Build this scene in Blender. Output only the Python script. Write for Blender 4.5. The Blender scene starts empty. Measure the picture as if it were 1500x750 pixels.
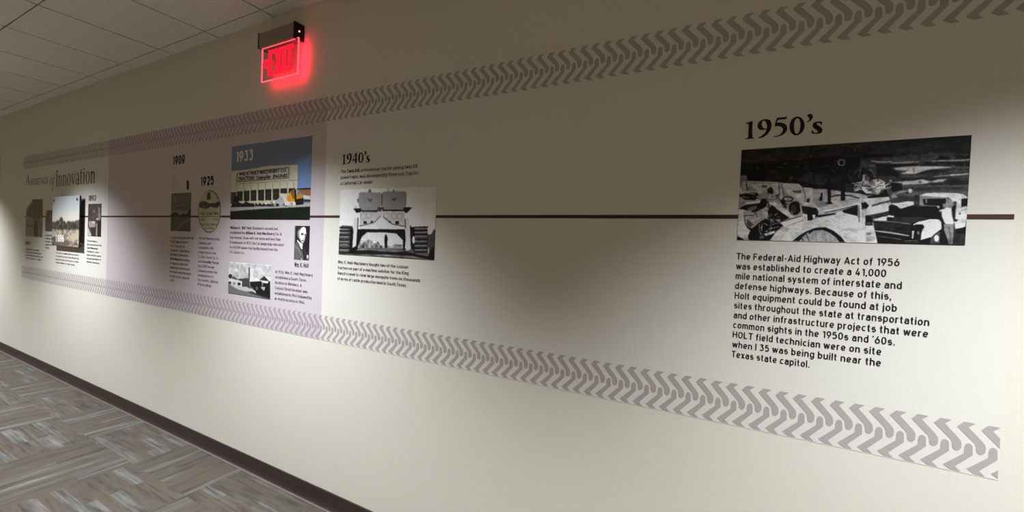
import bpy, bmesh, math, random
import numpy as np
from mathutils import Vector, Matrix

scene = bpy.context.scene
COL = scene.collection
# ------------------------------------------------------------------ camera, light, exposure
FPX = 600.492
YAW, PITCH, ROLL = -0.479984, -0.0185897, 0.0406239
EYE = (0.0, -1.5258, 1.4610)
def make_camera():
    cy, sy, cp, sp = math.cos(YAW), math.sin(YAW), math.cos(PITCH), math.sin(PITCH)
    f = Vector((sy*cp, cy*cp, sp)); r = Vector((cy, -sy, 0)); u = r.cross(f)
    c, s = math.cos(ROLL), math.sin(ROLL)
    r2 = r*c + u*s; u2 = -r*s + u*c
    cam = bpy.data.cameras.new('camera'); o = bpy.data.objects.new('camera', cam); COL.objects.link(o)
    m = Matrix(((r2.x, u2.x, -f.x, EYE[0]), (r2.y, u2.y, -f.y, EYE[1]), (r2.z, u2.z, -f.z, EYE[2]), (0, 0, 0, 1)))
    o.matrix_world = m
    cam.sensor_fit = 'HORIZONTAL'; cam.sensor_width = 36.0; cam.lens = FPX/1500*36.0; cam.clip_start = 0.02
    scene.camera = o
make_camera()
scene.view_settings.view_transform = 'Standard'
scene.view_settings.look = 'None'
scene.view_settings.gamma = 1.0
scene.view_settings.use_curve_mapping = False
scene.view_settings.exposure = 0.0
wd = bpy.data.worlds.new('world'); scene.world = wd; wd.use_nodes = True
wd.node_tree.nodes['Background'].inputs[0].default_value = (0.5, 0.5, 0.5, 1)
wd.node_tree.nodes['Background'].inputs[1].default_value = 0.05
LAMP_X = (-11.31, -8.26, -5.21, -2.16, 0.89, 3.94)
LAMP_Y = -1.1
LAMP_W = 560.0
LAMP_ANGLE = 107.0
LAMP_BLEND = 0.8
LAMP_R = 0.05
CEIL = 2.79
for lx in LAMP_X:
    ld = bpy.data.lights.new('downlight_beam', 'SPOT'); lo = bpy.data.objects.new('downlight_beam', ld); COL.objects.link(lo)
    lo.location = (lx, LAMP_Y, CEIL-0.012); ld.energy = LAMP_W; ld.spot_size = math.radians(LAMP_ANGLE); ld.spot_blend = LAMP_BLEND
    ld.shadow_soft_size = LAMP_R; ld.color = (0.955, 1.0, 1.06)

# ------------------------------------------------------------------ helpers
def tag(o, label=None, cat=None, group=None, kind=None):
    if label: o['label'] = label
    if cat: o['category'] = cat
    if group: o['group'] = group
    if kind: o['kind'] = kind
    return o
def link(name, me, mats=(), parent=None):
    o = bpy.data.objects.new(name, me); COL.objects.link(o)
    for m in (mats if isinstance(mats, (list, tuple)) else [mats]): me.materials.append(m)
    if parent is not None: o.parent = parent
    return o
def empty(name, loc=(0, 0, 0)):
    o = bpy.data.objects.new(name, None); COL.objects.link(o); o.location = loc; o.empty_display_size = 0.05
    return o
def from_bm(name, bm, mats=(), parent=None, smooth=False):
    me = bpy.data.meshes.new(name); bm.normal_update(); bm.to_mesh(me); bm.free()
    if smooth:
        for p in me.polygons: p.use_smooth = True
    return link(name, me, mats, parent)
def bx(bm, x0, x1, y0, y1, z0, z1, bevel=0.0, mi=0):
    vs = [bm.verts.new((x, y, z)) for x in (x0, x1) for y in (y0, y1) for z in (z0, z1)]
    fs = [(0, 1, 3, 2), (4, 6, 7, 5), (0, 4, 5, 1), (2, 3, 7, 6), (0, 2, 6, 4), (1, 5, 7, 3)]
    nf = []
    for f in fs:
        q = bm.faces.new([vs[i] for i in f]); q.material_index = mi; nf.append(q)
    if bevel > 0:
        es = set(e for f in nf for e in f.edges)
        bmesh.ops.bevel(bm, geom=list(es), offset=bevel, segments=2, affect='EDGES', profile=0.7)
def tube(bm, p0, p1, r, n=16, r2=None):
    p0 = Vector(p0); p1 = Vector(p1); d = (p1-p0).normalized(); a = d.orthogonal().normalized(); b = d.cross(a)
    r2 = r if r2 is None else r2
    A = [bm.verts.new(p0+(a*math.cos(2*math.pi*i/n)+b*math.sin(2*math.pi*i/n))*r) for i in range(n)]
    B = [bm.verts.new(p1+(a*math.cos(2*math.pi*i/n)+b*math.sin(2*math.pi*i/n))*r2) for i in range(n)]
    for i in range(n): bm.faces.new((A[i], A[(i+1) % n], B[(i+1) % n], B[i]))
    bm.faces.new(A[::-1]); bm.faces.new(B)
def raw_mesh(name, verts, faces, mats=(), parent=None):
    me = bpy.data.meshes.new(name); me.from_pydata(verts, [], faces); me.update()
    return link(name, me, mats, parent)

class NT:
    def __init__(s, name):
        s.m = bpy.data.materials.new(name); s.m.use_nodes = True; s.t = s.m.node_tree; s.n = s.t.nodes
        s.p = s.n['Principled BSDF']
    def node(s, typ, **k):
        x = s.n.new(typ)
        for a, v in k.items(): setattr(x, a, v)
        return x
    def l(s, a, b): s.t.links.new(a, b)
def plain(name, col, rough=0.6, metal=0.0, spec=0.3, noise=0.0, scale=40.0):
    k = NT(name); p = k.p
    p.inputs['Roughness'].default_value = rough; p.inputs['Metallic'].default_value = metal
    p.inputs['Specular IOR Level'].default_value = spec
    if noise > 0:
        tc = k.node('ShaderNodeTexCoord'); nz = k.node('ShaderNodeTexNoise'); nz.inputs['Scale'].default_value = scale; nz.inputs['Detail'].default_value = 4
        k.l(tc.outputs['Object'], nz.inputs['Vector'])
        r = k.node('ShaderNodeValToRGB')
        r.color_ramp.elements[0].position = 0.3; r.color_ramp.elements[1].position = 0.7
        r.color_ramp.elements[0].color = tuple(c*(1-noise) for c in col)+(1,); r.color_ramp.elements[1].color = tuple(min(1, c*(1+noise)) for c in col)+(1,)
        k.l(nz.outputs['Fac'], r.inputs['Fac']); k.l(r.outputs['Color'], p.inputs['Base Color'])
    else:
        p.inputs['Base Color'].default_value = tuple(col)+(1,)
    return k.m
def emit(name, col, strength):
    k = NT(name); e = k.node('ShaderNodeEmission'); e.inputs['Color'].default_value = tuple(col)+(1,); e.inputs['Strength'].default_value = strength
    k.l(e.outputs[0], k.n['Material Output'].inputs['Surface']); return k.m
def woven(name, col, amp=0.03, bump=0.05):
    """wall covering with a fine linen weave"""
    k = NT(name); tc = k.node('ShaderNodeTexCoord')
    hs = []
    for sc in ((14, 14, 420), (420, 420, 14)):
        mp = k.node('ShaderNodeMapping'); mp.inputs['Scale'].default_value = sc; k.l(tc.outputs['Object'], mp.inputs['Vector'])
        nz = k.node('ShaderNodeTexNoise'); nz.inputs['Scale'].default_value = 1.0; nz.inputs['Detail'].default_value = 3; k.l(mp.outputs[0], nz.inputs['Vector']); hs.append(nz)
    ad = k.node('ShaderNodeMath', operation='ADD'); k.l(hs[0].outputs['Fac'], ad.inputs[0]); k.l(hs[1].outputs['Fac'], ad.inputs[1])
    r = k.node('ShaderNodeValToRGB'); r.color_ramp.elements[0].position = 0.35; r.color_ramp.elements[1].position = 0.65
    r.color_ramp.elements[0].color = tuple(c*(1-amp) for c in col)+(1,); r.color_ramp.elements[1].color = tuple(c*(1+amp) for c in col)+(1,)
    hf = k.node('ShaderNodeMath', operation='MULTIPLY'); hf.inputs[1].default_value = 0.5; k.l(ad.outputs[0], hf.inputs[0])
    k.l(hf.outputs[0], r.inputs['Fac']); k.l(r.outputs['Color'], k.p.inputs['Base Color'])
    bp = k.node('ShaderNodeBump'); bp.inputs['Strength'].default_value = bump; bp.inputs['Distance'].default_value = 0.001; k.l(hf.outputs[0], bp.inputs['Height']); k.l(bp.outputs[0], k.p.inputs['Normal'])
    k.p.inputs['Roughness'].default_value = 0.75; k.p.inputs['Specular IOR Level'].default_value = 0.25
    return k.m
def lin(c): return c/12.92 if c <= 0.04045 else ((c+0.055)/1.055)**2.4
def srgb(r, g, b): return (lin(r/255), lin(g/255), lin(b/255))

M_WALL = woven('cream_wallcovering', srgb(223, 220, 207))
M_MURAL = woven('mural_vinyl_cream', srgb(223, 221, 213), 0.02)
M_LILAC = woven('mural_vinyl_lilac', srgb(204, 195, 199), 0.02)
M_TREAD = woven('tread_print_grey', srgb(176, 168, 165), 0.02)
M_TREAD_L = woven('tread_print_mauve', srgb(172, 158, 164), 0.02)
M_STRIPE = plain('timeline_brown', srgb(74, 48, 44), 0.6, noise=0.06)
M_INK = plain('black_ink', srgb(28, 24, 24), 0.6, noise=0.05)
M_INK_SOFT = plain('charcoal_ink', srgb(62, 56, 56), 0.6, noise=0.05)
M_INK_GREY = plain('grey_ink', srgb(92, 86, 80), 0.6, noise=0.05)
M_INK_WHITE = plain('white_ink', srgb(232, 230, 220), 0.6, noise=0.03)
M_BASE = plain('dark_brown_rubber_base', srgb(58, 46, 43), 0.42, spec=0.4, noise=0.06, scale=60)
M_TOE = plain('toe_highlight_rubber', srgb(138, 124, 118), 0.5, noise=0.1, scale=50)  # pale tone stands in for the light caught by the base toe
M_PAINT = plain('plain_corridor_paint', srgb(206, 180, 136), 0.8, noise=0.02, scale=8)
M_WOOD = plain('dark_stained_wood', srgb(74, 50, 30), 0.45, noise=0.25, scale=14)
M_CEILGAP = plain('ceiling_reveal_grey', srgb(78, 76, 71), 0.8)

def ceiling_mat():
    k = NT('mineral_fibre_tile'); tc = k.node('ShaderNodeTexCoord'); nz = k.node('ShaderNodeTexNoise'); nz.inputs['Scale'].default_value = 90; nz.inputs['Detail'].default_value = 5
    k.l(tc.outputs['Object'], nz.inputs['Vector']); r = k.node('ShaderNodeValToRGB'); r.color_ramp.elements[0].position = 0.35; r.color_ramp.elements[1].position = 0.62
    a, b = srgb(222, 222, 216), srgb(240, 240, 235); r.color_ramp.elements[0].color = a+(1,); r.color_ramp.elements[1].color = b+(1,)
    k.l(nz.outputs['Fac'], r.inputs['Fac']); k.l(r.outputs['Color'], k.p.inputs['Base Color'])
    bp = k.node('ShaderNodeBump'); bp.inputs['Strength'].default_value = 0.25; bp.inputs['Distance'].default_value = 0.002; k.l(nz.outputs['Fac'], bp.inputs['Height']); k.l(bp.outputs[0], k.p.inputs['Normal'])
    k.p.inputs['Roughness'].default_value = 0.9; k.p.inputs['Specular IOR Level'].default_value = 0.1
    return k.m
M_TILE = ceiling_mat()

def carpet_mat():
    k = NT('streaked_carpet_tile'); uv = k.node('ShaderNodeUVMap'); uv.uv_map = 'UVMap'
    def noise(sx, sy, det=4, w=0.0):
        mp = k.node('ShaderNodeMapping'); mp.inputs['Scale'].default_value = (sx, sy, 1); mp.inputs['Location'].default_value = (w, w*1.7, 0)
        k.l(uv.outputs[0], mp.inputs['Vector']); nz = k.node('ShaderNodeTexNoise'); nz.inputs['Scale'].default_value = 1; nz.inputs['Detail'].default_value = det; nz.inputs['Roughness'].default_value = 0.6
        k.l(mp.outputs[0], nz.inputs['Vector']); return nz.outputs['Fac']
    def ramp(src, stops):
        r = k.node('ShaderNodeValToRGB'); e = r.color_ramp.elements
        while len(e) < len(stops): e.new(0.5)
        for i, (p, c) in enumerate(stops): e[i].position = p; e[i].color = tuple(c)+(1,)
        k.l(src, r.inputs['Fac']); return r.outputs['Color']
    def mix(f, a, b, mode='MIX'):
        x = k.node('ShaderNodeMix', data_type='RGBA', blend_type=mode)
        if isinstance(f, float): x.inputs[0].default_value = f
        else: k.l(f, x.inputs[0])
        k.l(a, x.inputs[6]); k.l(b, x.inputs[7]); return x.outputs[2]
    # broad bands inside a tile, stretched along the pile direction
    br = k.node('ShaderNodeTexBrick'); br.offset = 0.43; br.inputs['Scale'].default_value = 1.0; br.inputs['Brick Width'].default_value = 0.52; br.inputs['Row Height'].default_value = 0.052
    br.inputs['Mortar Size'].default_value = 0.0; br.inputs['Color1'].default_value = (0, 0, 0, 1); br.inputs['Color2'].default_value = (1, 1, 1, 1); br.inputs['Mortar'].default_value = (0.5, 0.5, 0.5, 1)
    k.l(uv.outputs[0], br.inputs['Vector'])
    base = ramp(noise(3.0, 13, 4), [(0.28, srgb(98, 93, 90)), (0.42, srgb(122, 115, 109)), (0.55, srgb(134, 124, 114)), (0.64, srgb(128, 114, 100)), (0.74, srgb(122, 119, 116))])
    light = ramp(noise(2.6, 32, 4, 7.3), [(0.36, srgb(112, 108, 105)), (0.52, srgb(148, 146, 142)), (0.66, srgb(171, 171, 166))])
    bs = k.node('ShaderNodeSeparateColor'); k.l(br.outputs['Color'], bs.inputs[0])
    nmask = noise(2.2, 9, 3, 3.1)
    mm = k.node('ShaderNodeMath', operation='MULTIPLY'); k.l(bs.outputs[0], mm.inputs[0]); k.l(nmask, mm.inputs[1])
    mk = k.node('ShaderNodeMapRange'); mk.inputs['From Min'].default_value = 0.26; mk.inputs['From Max'].default_value = 0.46; k.l(mm.outputs[0], mk.inputs['Value'])
    c = mix(mk.outputs[0], base, light)
    dark = ramp(noise(3.4, 70, 3, 11.0), [(0.34, (0.60, 0.58, 0.56)), (0.48, (1, 1, 1))])
    c = mix(0.75, c, dark, 'MULTIPLY')
    fib = ramp(noise(330, 420, 2, 1.0), [(0.3, (0.72, 0.72, 0.72)), (0.7, (1.18, 1.18, 1.18))])
    c = mix(0.8, c, fib, 'MULTIPLY')
    dim = k.node('ShaderNodeRGB'); dim.outputs[0].default_value = (0.53, 0.525, 0.505, 1); c = mix(1.0, c, dim.outputs[0], 'MULTIPLY')
    k.l(c, k.p.inputs['Base Color']); k.p.inputs['Roughness'].default_value = 0.95; k.p.inputs['Specular IOR Level'].default_value = 0.05
    bp = k.node('ShaderNodeBump'); bp.inputs['Strength'].default_value = 0.5; bp.inputs['Distance'].default_value = 0.003; k.l(noise(300, 380, 2, 5.0), bp.inputs['Height']); k.l(bp.outputs[0], k.p.inputs['Normal'])
    return k.m
M_CARPET = carpet_mat()

# ------------------------------------------------------------------ the corridor
XL, XR, YF = -12.4, 5.0, -3.3
def S(o): o['kind'] = 'structure'; return o
DX0, DX1, DZ = -8.75, -7.85, 2.25            # door opening in the long wall
bm = bmesh.new()
bx(bm, DX1, XR, 0, 0.12, 0, CEIL+0.1); bx(bm, XL, DX0, 0, 0.12, 0, CEIL+0.1); bx(bm, DX0, DX1, 0, 0.12, DZ, CEIL+0.1)
S(from_bm('wall_back', bm, M_WALL))
bm = bmesh.new(); bx(bm, XL, XR, YF-0.12, YF, 0, CEIL+0.1); S(from_bm('wall_front', bm, M_PAINT))
bm = bmesh.new(); bx(bm, XL-0.12, XL, YF-0.12, 0.12, 0, CEIL+0.1); S(from_bm('wall_left', bm, M_PAINT))
bm = bmesh.new(); bx(bm, XR, XR+0.12, YF-0.12, 0.12, 0, CEIL+0.1); S(from_bm('wall_right', bm, M_PAINT))
# carpet: quarter-turned square tiles in one sheet
def floor():
    c = 0.64; X0 = -3.27; verts = []; faces = []; uvs = []
    rnd = random.Random(4); ys = [0.0, -0.33]
    while ys[-1] > YF: ys.append(max(YF, ys[-1]-c))
    i0 = math.floor((XL-X0)/c); i1 = math.ceil((XR-X0)/c)
    for i in range(i0, i1):
        for j in range(len(ys)-1):
            xa, xb = max(XL, X0+i*c), min(XR, X0+(i+1)*c); ya, yb = ys[j], ys[j+1]
            n = len(verts); verts += [(xa, yb, 0), (xb, yb, 0), (xb, ya, 0), (xa, ya, 0)]; faces.append((n, n+1, n+2, n+3))
            ou, ov = rnd.uniform(0, 40), rnd.uniform(0, 40)
            turn = (i+j) % 2 == 0        # along y or along x
            for (x, y, z) in verts[n:n+4]:
                uvs.append((y+ou, x+ov) if turn else (x+ou, y+ov))
    o = raw_mesh('floor', verts, faces, M_CARPET)
    ul = o.data.uv_layers.new(name='UVMap')
    for k, v in enumerate(uvs): ul.data[k].uv = v
    return S(o)
floor()
# ceiling: lay-in tiles with narrow reveals
def ceiling():
    c = 0.61; x0 = -4.2918; rows = [0.0, -0.0865, -0.6731]
    while rows[-1] > YF: rows.append(max(YF, rows[-1]-c))
    g, gy = 0.0068, 0.0032
    bm = bmesh.new(); bx(bm, XL, XR, YF, 0, CEIL+0.008, CEIL+0.1, mi=1)
    i0 = math.floor((XL-x0)/c); i1 = math.ceil((XR-x0)/c)
    for i in range(i0, i1):
        for j in range(len(rows)-1):
            xa, xb = max(XL, x0+i*c), min(XR, x0+(i+1)*c)
            ya, yb = rows[j+1], rows[j]
            bx(bm, xa+g, xb-g, ya+(gy if j < len(rows)-2 else 0), yb-(gy if j else 0), CEIL, CEIL+0.009)
    return S(from_bm('ceiling', bm, [M_TILE, M_CEILGAP]))
ceil = ceiling()
# recessed downlights, parts of the ceiling
M_TRIM = plain('white_downlight_trim', (0.75, 0.75, 0.72), 0.4)
M_LENS = emit('downlight_lens', (1.0, 0.985, 0.93), 6.0)
def downlights():
    for lx in LAMP_X:
        bm = bmesh.new(); n = 32
        prof = [(0.062, -0.001), (0.066, -0.006), (0.086, -0.004), (0.09, 0.0)]
        rings = [[bm.verts.new((lx+r*math.cos(2*math.pi*i/n), LAMP_Y+r*math.sin(2*math.pi*i/n), CEIL+dz)) for i in range(n)] for r, dz in prof]
        for a, b in zip(rings, rings[1:]):
            for i in range(n): bm.faces.new((a[i], a[(i+1) % n], b[(i+1) % n], b[i]))
        t = from_bm('downlight_trim', bm, M_TRIM, ceil, True)
        bm = bmesh.new(); bm.faces.new([bm.verts.new((lx+0.062*math.cos(-2*math.pi*i/n), LAMP_Y+0.062*math.sin(-2*math.pi*i/n), CEIL-0.001)) for i in range(n)])
        from_bm('downlight_lens', bm, M_LENS, t)
downlights()
# rubber cove base
def base_run(name, xa, xb, y, sgn):
    prof = [(0, 0), (0.020, 0), (0.020, 0.003), (0.013, 0.008), (0.009, 0.018), (0.007, 0.030), (0.007, 0.0925), (0.0055, 0.0943), (0, 0.0943)]
    bm = bmesh.new(); A = [bm.verts.new((xa, y+sgn*d, z)) for d, z in prof]; B = [bm.verts.new((xb, y+sgn*d, z)) for d, z in prof]
    for i in range(len(prof)-1): bm.faces.new((A[i], A[i+1], B[i+1], B[i]))
    bm.faces.new(A); bm.faces.new(B[::-1]); bmesh.ops.recalc_face_normals(bm, faces=bm.faces[:])
    o = S(from_bm(name, bm, M_BASE))
    bm = bmesh.new(); bx(bm, xa, xb, min(y+sgn*0.019, y+sgn*0.024), max(y+sgn*0.019, y+sgn*0.024), 0, 0.0042); from_bm('toe_highlight_strip', bm, M_TOE, o)  # added strip along the toe, a highlight painted as lighter rubber
    return o
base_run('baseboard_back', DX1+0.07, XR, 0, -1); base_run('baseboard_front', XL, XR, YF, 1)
# far door with stained frame
bm = bmesh.new()
for a, b in ((DX0-0.06, DX0+0.02), (DX1-0.02, DX1+0.065)): bx(bm, a, b, -0.02, 0.10, 0, DZ+0.07, 0.003)
bx(bm, DX0-0.06, DX1+0.065, -0.02, 0.10, DZ-0.01, DZ+0.07, 0.003)
door = S(from_bm('door_1', bm, M_WOOD))
bm = bmesh.new(); bx(bm, DX0+0.02, DX1-0.02, 0.03, 0.07, 0.008, DZ-0.012, 0.002); from_bm('door_leaf', bm, M_WOOD, door)
bm = bmesh.new(); tube(bm, (DX0+0.09, 0.03, 1.0), (DX0+0.09, -0.03, 1.0), 0.012); tube(bm, (DX0+0.09, -0.025, 1.0), (DX0+0.2, -0.025, 1.0), 0.010)
from_bm('door_handle', bm, plain('brushed_steel', (0.5, 0.5, 0.5), 0.35, 1.0), door)

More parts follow.
